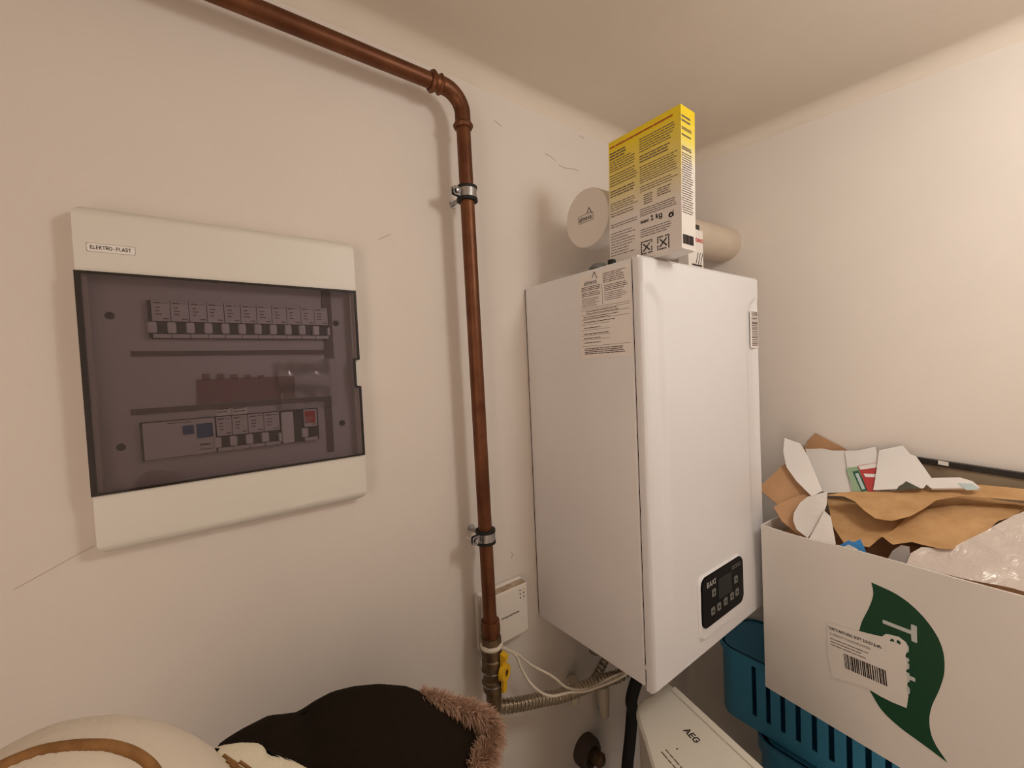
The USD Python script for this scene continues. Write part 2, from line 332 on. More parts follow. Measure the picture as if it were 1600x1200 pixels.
for pts, w in (([(772, 188), (778, 193), (783, 197)], .0006), ([(852, 240), (861, 245), (868, 252)], .0006), ([(873, 258), (884, 263), (896, 264), (904, 267)], .0007), ([(592, 374), (601, 370), (610, 366)], .0005),
               ([(22, 921), (60, 900), (100, 878), (146, 853)], .0003), ([(798, 862), (801, 866), (799, 872)], .0006), ([(905, 212), (912, 216)], .0006)):
    crack(pts, w, wall_back)

# ------------------------------------------------------------------ ceiling lamp (just outside the picture)
lamp = thing('ceiling_lamp', 'round ceiling lamp behind the camera', 'lamp', (LAMP[0], LAMP[1], 1.06))
obj('lamp_base', lathe([(0, 0), (0, .055), (.014, .055), (.02, .03), (.02, 0)], (LAMP[0], LAMP[1], 1.068), (0, 0, -1)), 'lamp_shade', lamp)
sl = UsdLux.SphereLight.Define(stage, str(lamp.GetPath()) + '/bulb'); sl.CreateRadiusAttr(LAMP_R); sl.CreateIntensityAttr(LAMP_POWER); sl.CreateColorAttr(Gf.Vec3f(*LAMP_COLOR)); sl.CreateNormalizeAttr(False)
sl.AddTranslateOp().Set(Gf.Vec3d(0, 0, float(LAMP[2] - 1.06)))

# ------------------------------------------------------------------ fuse board
X0, X1, Z0, Z1 = -.6575, -.3530, .3400, .7365
R_, U_ = (1, 0, 0), (0, 0, 1)
board = thing('fuse_board', 'white flush fuse board with smoked door on the left wall', 'fuse board', ((X0 + X1) / 2, 0, Z0))
YD = -.027
zt = (at(113, 420, 'y', YD)[2] + at(556, 455, 'y', YD)[2]) / 2; zb = (at(143, 775, 'y', YD)[2] + at(571, 712, 'y', YD)[2]) / 2
dx0 = (at(113, 420, 'y', YD)[0] + at(143, 775, 'y', YD)[0]) / 2; dx1 = (at(556, 455, 'y', YD)[0] + at(571, 712, 'y', YD)[0]) / 2
def cover(za, zc, top):
    pr = [(0, za), (-.024, za)] if top else [(0, za), (-.024, za)]
    s = 1 if top else -1
    arc_ = [(-.024 + .013 * (1 - math.cos(t)), zc - s * .013 * (1 - math.sin(t))) for t in np.linspace(0, math.pi / 2, 7)]
    prof = Polygon([(0, za), (-.024, za)] + arc_ + [(0, zc)])
    e = ext(prof, X1 - X0); v = np.asarray(e.vertices); e.vertices = np.c_[v[:, 2] + X0, v[:, 0], v[:, 1]]
    # round the outer vertical corners by intersecting with a rounded outline
    q = tm(e); q.merge_vertices(); trimesh.repair.fix_normals(q)
    A = m3.Manifold(m3.Mesh(np.asarray(q.vertices, np.float32), np.asarray(q.faces, np.uint32)))
    lo, hi = (Z0, Z1)
    B = m3.CrossSection([np.array(rrect(X0, lo, X1, hi, .012).exterior.coords)[:-1]], m3.FillRule.NonZero).extrude(.2).rotate((90, 0, 0)).translate((0, .1, 0))
    return A ^ B
obj('top_cover', cover(zt, Z1, True), 'board_plastic', board)
obj('bottom_cover', cover(zb, Z0, False), 'board_plastic', board)
for xa in (X0, X1 - .008): obj('side_frame', bx((xa, -.018, zb), (xa + .008, 0, zt)), 'board_plastic', board)
plate = obj('inner_plate', bx((X0 + .008, -.004, zb), (X1 - .008, 0, zt)), 'inner_plastic', board)
# name plate
o = at(140, 385, 'y', -.0245)
obj('name_plate', place(slab(rrect(-.003, -.0045, .0385, .0055, .0015), .0008), (o[0], -.024, o[2] - .001), R_, U_), 'sticker_paper', board)
obj('lettering', text('ELEKTRO-PLAST', .0042, (o[0] + .0, -.0249, o[2] - .0025), R_, U_, width=.0345), 'ink', board)
# smoked door with finger notch
nz0, nz1 = at(565, 603, 'y', YD)[2], at(553, 562, 'y', YD)[2]
door_poly = sbox(dx0, zb, dx1, zt).difference(sbox(dx1 - .0065, nz0, dx1 + .01, nz1))
door = obj('door', place(ext(door_poly, .0022), (0, YD + .0022, 0), R_, U_), 'smoked_pane', board, label='smoked transparent door')
rim_poly = door_poly.difference(door_poly.buffer(-.0022, join_style=2)).union(sbox(dx0, zb, dx0 + .005, zt))
obj('door_rim', place(ext(rim_poly, .006), (0, YD + .0062, 0), R_, U_), 'dark_rim', door)
obj('latch', bx((dx1 - .006, -.022, nz0 + .001), (dx1 - .0005, -.018, nz1 - .001)), 'board_plastic', board)
def brow(pts, y):  # mean rectangle of four pixels on the board
    P = [at(*p, 'y', y) for p in pts]; return min(P[0][0], P[3][0]), max(P[1][0], P[2][0]), (P[2][2] + P[3][2]) / 2, (P[0][2] + P[1][2]) / 2
YB = -.012
def breaker(x0, x1, z0, z1, seed, kind='plain', lever=True):
    h = z1 - z0; g = .0004
    b = obj('breaker', [bx((x0 + g, YB, z0 + h * .45), (x1 - g, -.004, z1)), bx((x0 + g, YB, z0), (x1 - g, -.004, z0 + h * .10))], 'breaker_white', board)
    obj('switch_recess', bx((x0, YB + .003, z0 + h * .1), (x1, -.004, z0 + h * .45)), 'breaker_grey', b)
    w = x1 - x0
    if lever: obj('switch_lever', [rbox((x0 + w * -.22, YB - .0045, z0 + h * .12), (x0 + w * .26, YB + .004, z0 + h * .42), .002)], 'lever_white', b)
    col = 'ink_soft'
    pr = [bx((x0 + w * .12, YB - .0002, z1 - h * .08), (x0 + w * .5, YB, z1 - h * .045)), bx((x0 + w * .55, YB - .0002, z1 - h * .07), (x0 + w * .9, YB, z1 - h * .055)), bx((x0 + w * .6, YB - .0002, z0 + h * .5), (x0 + w * .9, YB, z0 + h * .53))]
    for k in range(3): pr.append(bx((x0 + w * .2, YB - .0002, z1 - h * (.2 + .09 * k)), (x0 + w * (.4 + .2 * rnd.random()), YB, z1 - h * (.17 + .09 * k))))
    obj('printing', pr, col, b)
    return b
rx0, rx1, rz0, rz1 = brow([(232, 468), (513, 482.7), (509.7, 529.7), (238, 527.5)], YB)
n1 = 11; w1 = (rx1 - rx0 - .003) / n1
obj('module_window', [bx((rx0 - .002, -.0125, rz0), (rx0 + .001, -.004, rz1)), bx((rx0, -.0065, rz0 - .001), (rx1, -.004, rz1 + .001))], 'breaker_grey', board)
for i in range(n1): breaker(rx0 + .0015 + i * w1, rx0 + .0015 + (i + 1) * w1, rz0, rz1, i)
obj('switch_lever', rbox((rx1 - .004, YB - .0045, rz0 + .005), (rx1 - .0005, YB + .004, rz0 + .017), .0015), 'lever_white', board)
sx0, sx1, sz0, sz1 = brow([(220, 663), (492, 640), (492, 690), (226, 722)], YB)
sz1 = at(339, 650, 'y', YB)[2] * .5 + sz1 * .5
sz0, sz1 = at(339.5, 706, 'y', YB)[2], at(339.5, 652, 'y', YB)[2]
X = lambda px, py=680: at(px, py, 'y', YB)[0]
obj('module_window', [bx((X(219), -.0125, sz0 - .001), (X(222.5), -.004, sz1 + .001)), bx((X(222), -.0065, sz0 - .001), (X(500), -.004, sz1 + .001))], 'breaker_grey', board)
meter = obj('residual_current_switch', rbox((X(223), YB - .001, sz0), (X(337), -.004, sz1), .001), 'breaker_white', board)
hh = sz1 - sz0
obj('blue_button', rbox((X(286), YB - .003, sz0 + hh * .60), (X(303.5), YB, sz0 + hh * .84), .001), 'ink_blue', meter)
obj('blue_button', rbox((X(308), YB - .003, sz0 + hh * .46), (X(333), YB, sz0 + hh * .86), .001), 'ink_blue', meter)
obj('printing', [bx((X(311), YB - .0013, sz0 + hh * .24), (X(328), YB - .0009, sz0 + hh * .29)), bx((X(311), YB - .0013, sz0 + hh * .12), (X(330), YB - .0009, sz0 + hh * .14)), bx((X(262), YB - .0013, sz1 - .003), (X(300), YB - .0009, sz1 - .002))], 'ink_soft', meter)
xs = [X(339 + (438.5 - 339) * k / 4) for k in range(5)]
for k in range(4): breaker(xs[k], xs[k + 1], sz0, sz1, 20 + k)
obj('switch_lever', rbox((xs[4] - .003, YB - .0045, sz0 + .004), (xs[4] + .001, YB + .004, sz0 + .016), .0015), 'lever_white', board)
obj('blanking_strip', rbox((X(441), YB - .001, sz0), (X(460), -.004, sz1 - .001), .001), 'lever_white', board)
obj('dark_module', bx((X(461), YB + .002, sz0), (X(475), -.004, sz1)), 'breaker_grey', board)
rb = breaker(X(476), X(497), sz0, sz1, 40)
obj('red_sticker', [bx((X(478), YB - .0004, sz0 + hh * .56), (X(494), YB, sz0 + hh * .95))], 'ink_red', rb)
obj('red_sticker_print', place(print_lines(.0006, .0105, .009, 4, .0023, .0009, 3), (X(478), YB - .0004, sz0 + hh * .56), R_, U_), 'print_white', rb)
for (pa, pb, pc, pd) in (((204, 547), (516, 548), (516, 555), (204, 554)), ((204, 637), (518, 621), (518, 629), (204, 645))):
    q = brow([pa, pb, pc, pd], -.006); obj('groove_strip', bx((q[0], -.0065, q[2]), (q[1], -.004, q[3])), 'groove_plastic', board)
q = brow([(506, 452), (518, 452), (520, 560), (508, 560)], -.006); obj('groove_strip', bx((q[0], -.006, q[2]), (q[1] - .002, -.004, q[3])), 'groove_plastic', board)
q = brow([(508, 625), (520, 625), (524, 706), (512, 706)], -.006); obj('groove_strip', bx((q[0], -.006, q[2]), (q[1] - .002, -.004, q[3])), 'groove_plastic', board)
mat('reflection_red', (150, 108, 108), .7); glassy('reflection_film', (.97, .97, .97), 1.7, .12)
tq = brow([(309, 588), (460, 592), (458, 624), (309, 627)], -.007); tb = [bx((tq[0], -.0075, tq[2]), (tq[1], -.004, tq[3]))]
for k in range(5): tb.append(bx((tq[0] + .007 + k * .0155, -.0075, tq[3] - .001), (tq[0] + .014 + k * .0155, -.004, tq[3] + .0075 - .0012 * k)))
obj('reflection_comb', tb, 'reflection_red', board, label='dull red comb-shaped strip imitating a reflection in the smoked door')  # solid strip coloured like a blurred reflection in the smoked door
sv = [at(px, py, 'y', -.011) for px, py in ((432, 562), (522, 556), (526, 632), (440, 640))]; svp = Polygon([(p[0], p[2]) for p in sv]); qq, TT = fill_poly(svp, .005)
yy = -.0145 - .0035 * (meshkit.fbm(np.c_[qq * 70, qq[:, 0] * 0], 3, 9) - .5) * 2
obj('reflection_film', trimesh.Trimesh(np.c_[qq[:, 0], yy, qq[:, 1]], TT, process=False), 'reflection_film', board, smooth=True)  # glossy crinkled film put in for the crinkly reflection in the door
for px, py in ((171, 493), (189, 699), (525, 505), (535, 661)):
    p = at(px, py, 'y', -.005); obj('screw', lathe([(0, .0045), (.0015, .004), (.002, .0015), (.001, 0)], (p[0], -.004, p[2]), (0, -1, 0), 16), 'screw_dark', board)
for k, (pa, pb) in enumerate((((338, 632), (361, 649)), ((362, 631), (387, 647)))):
    p, q = at(*pa, 'y', -.005), at(*pb, 'y', -.005); s_ = obj('handwritten_label', bx((p[0], -.0046, q[2]), (q[0], -.004, p[2])), 'sticker_paper', board)
    obj('handwriting', place(print_lines(.001, q[0] - p[0] - .001, p[2] - q[2] - .002, 3, .004, .0011, 50 + k), (p[0], -.0046, q[2]), R_, U_), 'ink', s_)

# ------------------------------------------------------------------ copper gas pipe
PY, PR = -.05, .0123
ctop, cbot = A_([-.1612, PY, 1.012]), A_([-.1534, PY, .060])
pipe = thing('copper_pipe', 'brown copper gas pipe running under the ceiling and down the wall', 'pipe', (-.16, 0, .06))
er = .036
arc_ = [A_([ctop[0] - er + er * math.sin(t), PY, ctop[2] - er + er * math.cos(t)]) for t in np.linspace(0, math.pi / 2, 14)]
obj('horizontal_run', tube(np.linspace(A_([-1.2, PY, 1.012]), arc_[0] + A_([-.01, 0, 0]), 20), PR, 28), 'copper', pipe)
obj('vertical_run', tube(np.linspace(arc_[-1] - A_([0, 0, .008]), cbot, 20), PR, 28), 'copper', pipe)
ell = [arc_[0] + A_([-.022, 0, 0]), arc_[0] + A_([-.011, 0, 0])] + arc_ + [arc_[-1] + A_([0, 0, -.011]), arc_[-1] + A_([0, 0, -.022])]
obj('elbow_fitting', tube(ell, PR + .0012, 28), 'copper_fitting', pipe)
def collar(c, ax, r, h):
    return lathe([(-h, PR - .001), (-h, r * .9), (-h * .5, r), (0, r + .001), (h * .5, r), (h, r * .9), (h, PR - .001)], c, ax, 28)
obj('collar', [collar(arc_[0] + A_([-.020, 0, 0]), (1, 0, 0), PR + .0042, .0045), collar(arc_[0] + A_([-.006, 0, 0]), (1, 0, 0), PR + .0032, .003)], 'copper_fitting', pipe)
obj('collar', [collar(arc_[-1] + A_([0, 0, -.020]), (0, 0, 1), PR + .0042, .005)], 'copper_fitting', pipe)
def px_at_z(z): t = (ctop[2] - z) / (ctop[2] - cbot[2]); return ctop[0] + t * (cbot[0] - ctop[0])

# ------------------------------------------------------------------ pipe clamps
def clamp(px, py, label, flip):
    z = at(px, py, 'y', PY)[2]; x = px_at_z(z); c = A_([x, PY, z])
    t = thing('pipe_clamp', label, 'pipe clamp', (x, 0, z), 'clamps on the copper pipe')
    ring = lambda r0, r1, h: lathe([(-h, r0), (-h, r1), (h, r1), (h, r0), (-h, r0)], c, (0, 0, 1), 36)
    lip = lathe([(-.0125, PR + .0002), (-.0125, PR + .0058), (-.0075, PR + .0058), (-.0075, PR + .003), (.0075, PR + .003), (.0075, PR + .0058), (.0125, PR + .0058), (.0125, PR + .0002), (-.0125, PR + .0002)], c, (0, 0, 1), 36)
    obj('rubber_lining', lip, 'rubber', t)
    obj('steel_band', ring(PR + .003, PR + .0052, .0072), 'zinc', t, smooth=30)
    d = A_([-.98, -.20, 0]); d /= np.linalg.norm(d); nrm = A_([d[1], -d[0], 0]); nrm = nrm if nrm[1] < 0 else -nrm; e0 = c + d * (PR + .003)
    for k, off in enumerate((.0022, -.0040)):     # the bolted ears
        obj('flange', place(slab(rrect(0, -.0075, .0165, .0075, .003), .0016, .0004), e0 + nrm * off, d if False else -d * -1, (0, 0, 1)), 'zinc', t)
    sc = c + d * (PR + .0125)
    obj('screw', [lathe([(0, .0), (0, .0046), (.0025, .004), (.0032, .002), (.0022, 0)], sc + nrm * .0038, nrm, 16), lathe([(0, .002), (.022, .002), (.022, 0)], sc, -nrm, 10)], 'zinc', t)
    obj('wall_stud', lathe([(-.001, 0), (-.001, .008), (.002, .008), (.002, .004), (PY * -1 - PR - .002, .004), (PY * -1 - PR - .002, 0)], (x, 0, z), (0, -1, 0), 16), 'zinc', t)
clamp(734, 305, 'bright steel pipe clamp with black rubber on the upper half of the copper pipe', 0)
clamp(757, 838, 'steel pipe clamp with black rubber low on the copper pipe, above the small white box', 1)

# ------------------------------------------------------------------ gas valve
xv = px_at_z(.03); valve = thing('gas_valve', 'brass gas valve with yellow butterfly handle at the foot of the copper pipe', 'valve', (xv, PY, -.08))
obj('pipe_socket', lathe([(.012, PR), (.012, PR + .004), (0, PR + .0052), (-.010, PR + .0048), (-.012, PR + .0025), (-.026, PR + .0028), (-.026, 0)], (xv, PY, .066), (0, 0, 1), 28), 'copper_fitting', valve)
obj('union_nut', trimesh.creation.cylinder(.0185, .013, sections=8, transform=trimesh.transformations.translation_matrix((xv, PY, .042))), 'brass', valve, smooth=False)
obj('sealing_tape', lathe([(-.004, .012), (-.004, .0195), (0, .021), (.004, .0195), (.004, .012)], (xv, PY, .0325), (0, 0, 1), 24), 'tape_white', valve)
obj('valve_body', lathe([(.014, 0), (.014, .0175), (0, .0185), (-.008, .016), (-.010, .0185), (-.030, .0195), (-.034, .0175), (-.045, .017), (-.048, .019), (-.066, .019), (-.068, .0145), (-.105, .0135), (-.105, 0)], (xv, PY, .0165), (0, 0, 1), 24), 'brass', valve, smooth=30)
for zz in (-.012, -.036): obj('body_ring', lathe([(-.001, .018), (-.001, .0205), (.001, .0205), (.001, .018)], (xv, PY, zz), (0, 0, 1), 28), 'zinc', valve)
hd = A_([.42, -.907, 0]); hc = A_([xv, PY, -.012]) + hd * .0145
obj('valve_stem', lathe([(0, 0), (0, .007), (.012, .006), (.012, 0)], hc - hd * .004, hd, 16), 'brass', valve)
hr = np.cross((0, 0, 1), hd)
lev = obj('handle', [place(ext(unary_union([Point(0, 0).buffer(.0150), rrect(-.006, -.036, .006, .036, .002)]).difference(Point(0, 0).buffer(.0055)), .005), hc + hd * .006, hr, (0, 0, 1)),
    place(ext(rrect(-.0055, .024, .0055, .034, .002), .011), hc + hd * .006, hr, (0, 0, 1)), lathe([(0, .0055), (0, .0150), (.009, .0145), (.009, .0055)], hc + hd * .006, hd, 24)], 'yellow_lever', valve, label='yellow handle')
obj('handle_screw', lathe([(0, 0), (0, .0055), (.002, .0055), (.004, .003), (.0045, 0)], hc + hd * .009, hd, 12), 'screw_dark', lev)

# ------------------------------------------------------------------ corrugated gas hose
def wp(px, py, y): return at(px, py, 'y', y)
hp = smooth_path([(xv, PY, -.084), wp(784, 1104, -.055), wp(812, 1100, -.062), wp(845, 1093, -.066), wp(880, 1086, -.072), wp(930, 1067, -.085), wp(975, 1050, -.105), (.10, -.130, -.045), (.118, -.145, .0)], 480)
k = np.arange(len(hp)); seg_len = np.r_[0, np.cumsum(np.linalg.norm(np.diff(hp, axis=0), axis=1))]
hose = thing('gas_hose', 'corrugated steel gas hose from the valve to the boiler underside', 'hose', tuple(hp[0]))
obj('corrugated_tube', tube(hp, .0112 + .0018 * np.sin(seg_len * 2 * math.pi / .0082), 18), 'steel_hose', hose, smooth=50)
obj('end_nut', trimesh.creation.cylinder(.018, .018, sections=6, transform=trimesh.transformations.translation_matrix((.118, -.145, -.006))), 'brass', hose, smooth=False)

# ------------------------------------------------------------------ radio receiver box on the wall
rcv = thing('receiver_box', 'small white wall receiver box with dusty top behind the copper pipe', 'receiver', (-.106, 0, 0))
bxl, bxr, bzb, bzt = -.153, -.047, .004, .105
obj('back_plate', rbox((bxl - .004, -.012, bzb - .004), (bxr, 0, bzt + .004), .004), 'white_plastic', rcv)
obj('housing', rbox((bxl + .004, -.029, bzb), (bxr, -.004, bzt), .005), 'white_plastic', rcv)
obj('dust', bx((bxl + .012, -.027, bzt - .001), (bxr - .004, -.002, bzt + .0006)), 'dusty_plastic', rcv)
for i in range(2):
    for j in range(3): obj('indicator', lathe([(0, .0016), (.0005, .0014), (.0006, 0)], (bxr - .020 + i * .009, -.0289, bzt - .011 - j * .0075), (0, -1, 0), 10), 'ink' if (i, j) != (1, 0) else 'yellow_lever', rcv)
obj('lettering', text('Honeywell Home', .0042, (-.114, -.0292, .052), R_, U_, width=.042), 'ink', rcv)
obj('cable_gland', lathe([(0, .005), (.006, .004), (.006, 0)], (-.118, -.014, bzb - .001), (0, 0, -1), 12), 'white_plastic', rcv)

obj('cable', tube(smooth_path([(-.118, -.016, .0), wp(806, 1020, -.03), wp(832, 1040, -.06), wp(862, 1056, -.085), wp(888, 1075, -.100), wp(920, 1076, -.112), wp(955, 1058, -.128), wp(985, 1042, -.145), (.088, -.165, .003)], 90), .0024, 10), 'cable_white', None, smooth=60, label='upper white cable looping from the receiver box to the boiler', cat='cable', group='cables at the receiver box')
obj('cable', tube(smooth_path([(-.122, -.018, .0), wp(804, 1022, -.03), wp(815, 1045, -.055), wp(832, 1071, -.08), wp(858, 1087, -.094), wp(890, 1082, -.104), wp(925, 1077, -.118), wp(985, 1047, -.152), (.078, -.172, .003)], 90), .0026, 10), 'cable_white', None, smooth=60, label='lower white cable hanging deeper between the receiver box and the boiler', cat='cable', group='cables at the receiver box')
obj('cable', tube(smooth_path([(-.128, -.016, .0), (-.1275, -.012, -.012), (-.127, -.0045, -.035), (-.126, -.004, -.30), (-.126, -.004, -.6)], 50), .0022, 8), 'white_plastic', None, smooth=60, label='thin pale cable running straight down the wall below the receiver box', cat='cable', group='cables at the receiver box')

# ------------------------------------------------------------------ boiler
BW, BH, BD, YS = .402, .70, .2873, -.268
boiler = thing('boiler', 'white wall-hung gas boiler in the corner', 'boiler', (BW / 2, 0, 0))
obj('body', rbox((0, YS, .004), (BW, -.002, BH - .002), .003), 'enamel_side', boiler)
obj('rear_gap', bx((.0015, -.0045, .006), (BW - .002, -.0003, BH - .006)), 'seam_dark', boiler)
obj('seam', bx((.0025, YS - .0035, .006), (BW - .0025, YS + .001, BH - .004)), 'seam_dark', boiler)
def front_panel():
    """pressed steel front: rounded rim, shallow pressed side shoulders"""
    x = np.unique(np.r_[np.linspace(0, BW, 90)]); z = np.linspace(0, BH, 140); XX, ZZ = np.meshgrid(x, z, indexing='ij')
    dx = np.minimum(XX, BW - XX); ws, ztop, rc = .052, BH - .045, .05
    sx, sz = dx - (ws - rc), ZZ - (ztop - rc)
    sd = np.hypot(np.maximum(sx, 0), np.maximum(sz, 0)) + np.minimum(np.maximum(sx, sz), 0) - rc
    fade = np.clip((ZZ - .08) / .30, 0, 1); step = 1 / (1 + np.exp(np.clip(sd / .0020, -30, 30))) * .0060 * fade * np.clip(dx / .02, 0, 1)
    d = np.minimum(dx, np.minimum(ZZ, BH - ZZ)); r = .006; rim = np.where(d < r, r - np.sqrt(np.maximum(0, r * r - (r - d) ** 2)), 0)
    Y = -BD + step + rim; nx, nz_ = XX.shape; V = np.stack([XX, Y, ZZ], -1).reshape(-1, 3); W = V.copy(); W[:, 1] = YS - .003; n = len(V); F = []
    for i in range(nx - 1):
        for j in range(nz_ - 1):
            a, b, c, d_ = i * nz_ + j, (i + 1) * nz_ + j, (i + 1) * nz_ + j + 1, i * nz_ + j + 1
            F += [[a, b, c], [a, c, d_]]
    rim_ = [i * nz_ for i in range(nx)] + [(nx - 1) * nz_ + j for j in range(1, nz_)] + [i * nz_ + nz_ - 1 for i in range(nx - 2, -1, -1)] + [j for j in range(nz_ - 2, 0, -1)]
    for a, b in zip(rim_, rim_[1:] + rim_[:1]): F += [[a, b + n, b], [a, a + n, b + n]]
    q = trimesh.Trimesh(np.vstack([V, W]), F, process=False); back = bx((0.001, YS - .0045, .001), (BW - .001, YS - .003, BH - .001))
    return trimesh.util.concatenate([q, back])
fp = obj('front_panel', front_panel(), 'enamel', boiler, smooth=40)
obj('spacer_clip', bx((-.0006, YS - .004, .035), (.003, YS + .001, .041)), 'enamel', boiler)
# control panel
def cp(px, py, y=-.290): return at(px, py, 'y', y)
cq = [cp(1092, 906), cp(1157, 865), cp(1159, 935), cp(1096, 987)]
cx0, cx1 = (cq[0][0] + cq[3][0]) / 2, (cq[1][0] + cq[2][0]) / 2; cz1, cz0 = (cq[0][2] + cq[1][2]) / 2, (cq[2][2] + cq[3][2]) / 2
ctrl = obj('control_surround', place(slab(rrect(cx0 - .004, cz0 - .022, cx1 + .004, cz1 + .003, .016), .009, .003), (0, -.283, 0), R_, U_), 'enamel', boiler, label='white raised surround of the control panel')
blk = obj('control_panel', place(slab(rrect(cx0, cz0, cx1, cz1, .016), .004, .001), (0, -.2905, 0), R_, U_), 'gloss_black', boiler, label='glossy black control panel')
cw, ch = cx1 - cx0, cz1 - cz0; yc = -.2946
rel = lambda u, v: (cx0 + u * cw, yc, cz0 + v * ch)
obj('display', bx((rel(.36, 0)[0], yc, rel(0, .40)[2]), (rel(.68, 0)[0], yc - .0005, rel(0, .82)[2])), 'display_grey', blk)
obj('lettering', text('BAXI', ch * .10, rel(.10, .78), R_, U_, width=cw * .2), 'print_white', blk)
obj('small_lettering', place(print_lines(0, cw * .26, ch * .09, 2, ch * .045, ch * .018, 5), rel(.70, .80), R_, U_), 'button_grey', blk)
for u, v in ((.25, .62), (.79, .58), (.22, .27), (.36, .27), (.52, .28), (.68, .29), (.81, .30)):
    p = rel(u, v); s = cw * .043; bt = obj('button', place(slab(rrect(-s, -s * 1.05, s, s * 1.05, s * .4), .0012, .0003), p, R_, U_), 'button_grey', blk)
    obj('button_symbol', place(ext(Point(0, 0).buffer(s * .4), .0002), A_(p) + A_([0, -.0012, 0]), R_, U_), 'ink', bt)
# data plate on the left side (paper sticker)
SR, SU = (0, -1, 0), (0, 0, 1)
tl, tr_, br, bl_ = at(906, 430, 'x', 0), at(986, 413, 'x', 0), at(983, 548, 'x', 0), at(905, 558, 'x', 0)
sw, sh = tl[1] - (tr_[1] + br[1]) / 2, (tl[2] + tr_[2]) / 2 - (bl_[2] + br[2]) / 2
so = A_([-.0002, tl[1], (bl_[2] + br[2]) / 2 - .003])
st = obj('data_sticker', place(ext(rrect(-.003, -.003, sw + .003, sh + .003, .001), .0003), so, SR, SU), 'sticker_paper', boiler, label='white paper sticker with small brown print')
so2 = so + A_([-.0003, 0, 0]); L = []
P = lambda f, x0, x1, n, pt, th, s, rg=.25: L.append(print_lines(sw * x0, sw * x1, sh * f, n, sh * pt, sh * th, s, rg))
P(.87, .03, .44, 3, .020, .009, 1, .05); P(.80, .03, .44, 3, .020, .008, 2, .1); P(.725, .03, .42, 6, .019, .006, 3, .3)
P(.985, .50, .97, 6, .021, .008, 4, .3); P(.84, .52, .97, 4, .020, .008, 5, .15); P(.75, .52, .97, 5, .021, .006, 6, .3)
P(.565, .12, .80, 2, .026, .008, 7, .2); P(.50, .05, .85, 2, .022, .008, 8, .3); P(.435, .05, .8, 1, .02, .010, 9)
for k, f in enumerate((.365, .29, .235, .18)): P(f, .05, .62, 1, .02, .010, 20 + k, .4)
P(.105, .05, .92, 4, .021, .010, 30, .15)
for f, x1 in ((.60, 1), (.575, 1), (.52, 1), (.46, 1), (.40, .6), (.33, .6), (.265, .6), (.21, .6), (.13, 1)): L.append(bx((0, sh * f, 0), (sw * x1, sh * f + .0005, .0002)))
L.append(bx((sw * .475, sh * .62, 0), (sw * .48, sh * .86, .0002)))
L = [place(q, so2, SR, SU) for q in L]
obj('print', L, 'ink_soft', st)
def house_logo(o, r, u, s, name, parent):      # flat roof mark with script lettering
    w = [LineString([(.62 * s, .34 * s), (.78 * s, .62 * s), (.96 * s, .26 * s)]).buffer(.018 * s)]
    m = [place(ext(unary_union(w), .0002), o, r, u), text('almeva', .24 * s, o, r, u, .0002, width=s * .9)]
    obj(name, m, 'ink', parent)
house_logo(so2 + A_([0, -sw * .09, sh * .89]), SR, SU, sw * .30, 'logo', st)
# barcode sticker on the front, right edge
bq = [at(1177, 487, 'y', -.2875), at(1185, 487, 'y', -.2875), at(1185, 541, 'y', -.2875), at(1177, 541, 'y', -.2875)]
q = random.Random(11); zc, bars = bq[0][2], []
while zc > bq[3][2]:
    t = .0007 + q.random() * .0022; bars.append(bx((bq[0][0] - .006, -.2866, zc - t), (bq[1][0] - .003, -.2845, zc))); zc -= t + .0006 + q.random() * .0012
bq = [b_ - A_([.005, 0, 0]) for b_ in bq]
bst = obj('barcode_sticker', bx((bq[0][0] - .003, -.2864, bq[3][2] - .003), (bq[1][0] + .004, -.2840, bq[0][2] + .003)), 'sticker_paper', boiler)
obj('barcode', bars, 'ink_soft', bst)

# ------------------------------------------------------------------ flue on top of the boiler
FY, FZ, FR = -.13, .812, .0545
slope = .03; fax = A_([1, 0, slope]); fax = fax / np.linalg.norm(fax)
c0 = A_([.0535, FY, .812])
flue = thing('flue_pipe', 'white round flue pipe with end cap on top of the boiler', 'flue', (.2, FY, .7))
obj('flue_riser', [lathe([(0, .058), (.012, .058), (.014, .052), (.12, .052)], (.2, FY, .699), (0, 0, 1))], 'flue_white', flue)
obj('tee_body', lathe([(.018, .0), (.018, .0505), (.30, .0505), (.30, 0)], c0, fax, 48), 'flue_white', flue)
cap = obj('end_cap', lathe([(0, 0), (0, FR - .004), (.0012, FR - .001), (.004, FR), (.036, FR), (.038, FR - .0025), (.038, .03)], c0, fax, 56), 'flue_white', flue, smooth=30)
zup = A_([0, 0, 1]) - fax * fax[2]
lp = c0 - fax * .0003 + A_([0, .022, -.006])
lp = c0 - fax * .0003 + A_([0, .018, -.004]) 
house_logo(lp, (0, -1, 0), zup, .034, 'cap_logo', cap)
fr = rrect(-.002, -.003, .036, .0115, .0025).difference(rrect(-.0014, -.0024, .0354, .0109, .002))
obj('cap_frame', place(ext(fr, .0002), lp, (0, -1, 0), zup), 'ink_soft', cap)
obj('wall_tube', lathe([(.26, 0), (.26, .043), (.56, .043), (.56, 0)], c0 + A_([0, 0, .006]), fax, 40), 'flue_tube', flue)
obj('seal_ring', lathe([(.255, .0455), (.255, .053), (.268, .053), (.268, .0455)], c0, fax, 40), 'dark_pipe', flue)
hat_ = thing('flue_outlet_cover', 'small grey dome with a black edge on the boiler top below the round flue cap', 'cover', (.02, -.19, .70))
obj('dome', lathe([(0, .018), (.004, .0175), (.009, .012), (.011, 0)], (.022, -.185, .70), (0, 0, 1), 24), 'button_grey', hat_)
obj('black_block', rbox((.012, -.222, .70), (.022, -.212, .709), .001), 'rubber', hat_)

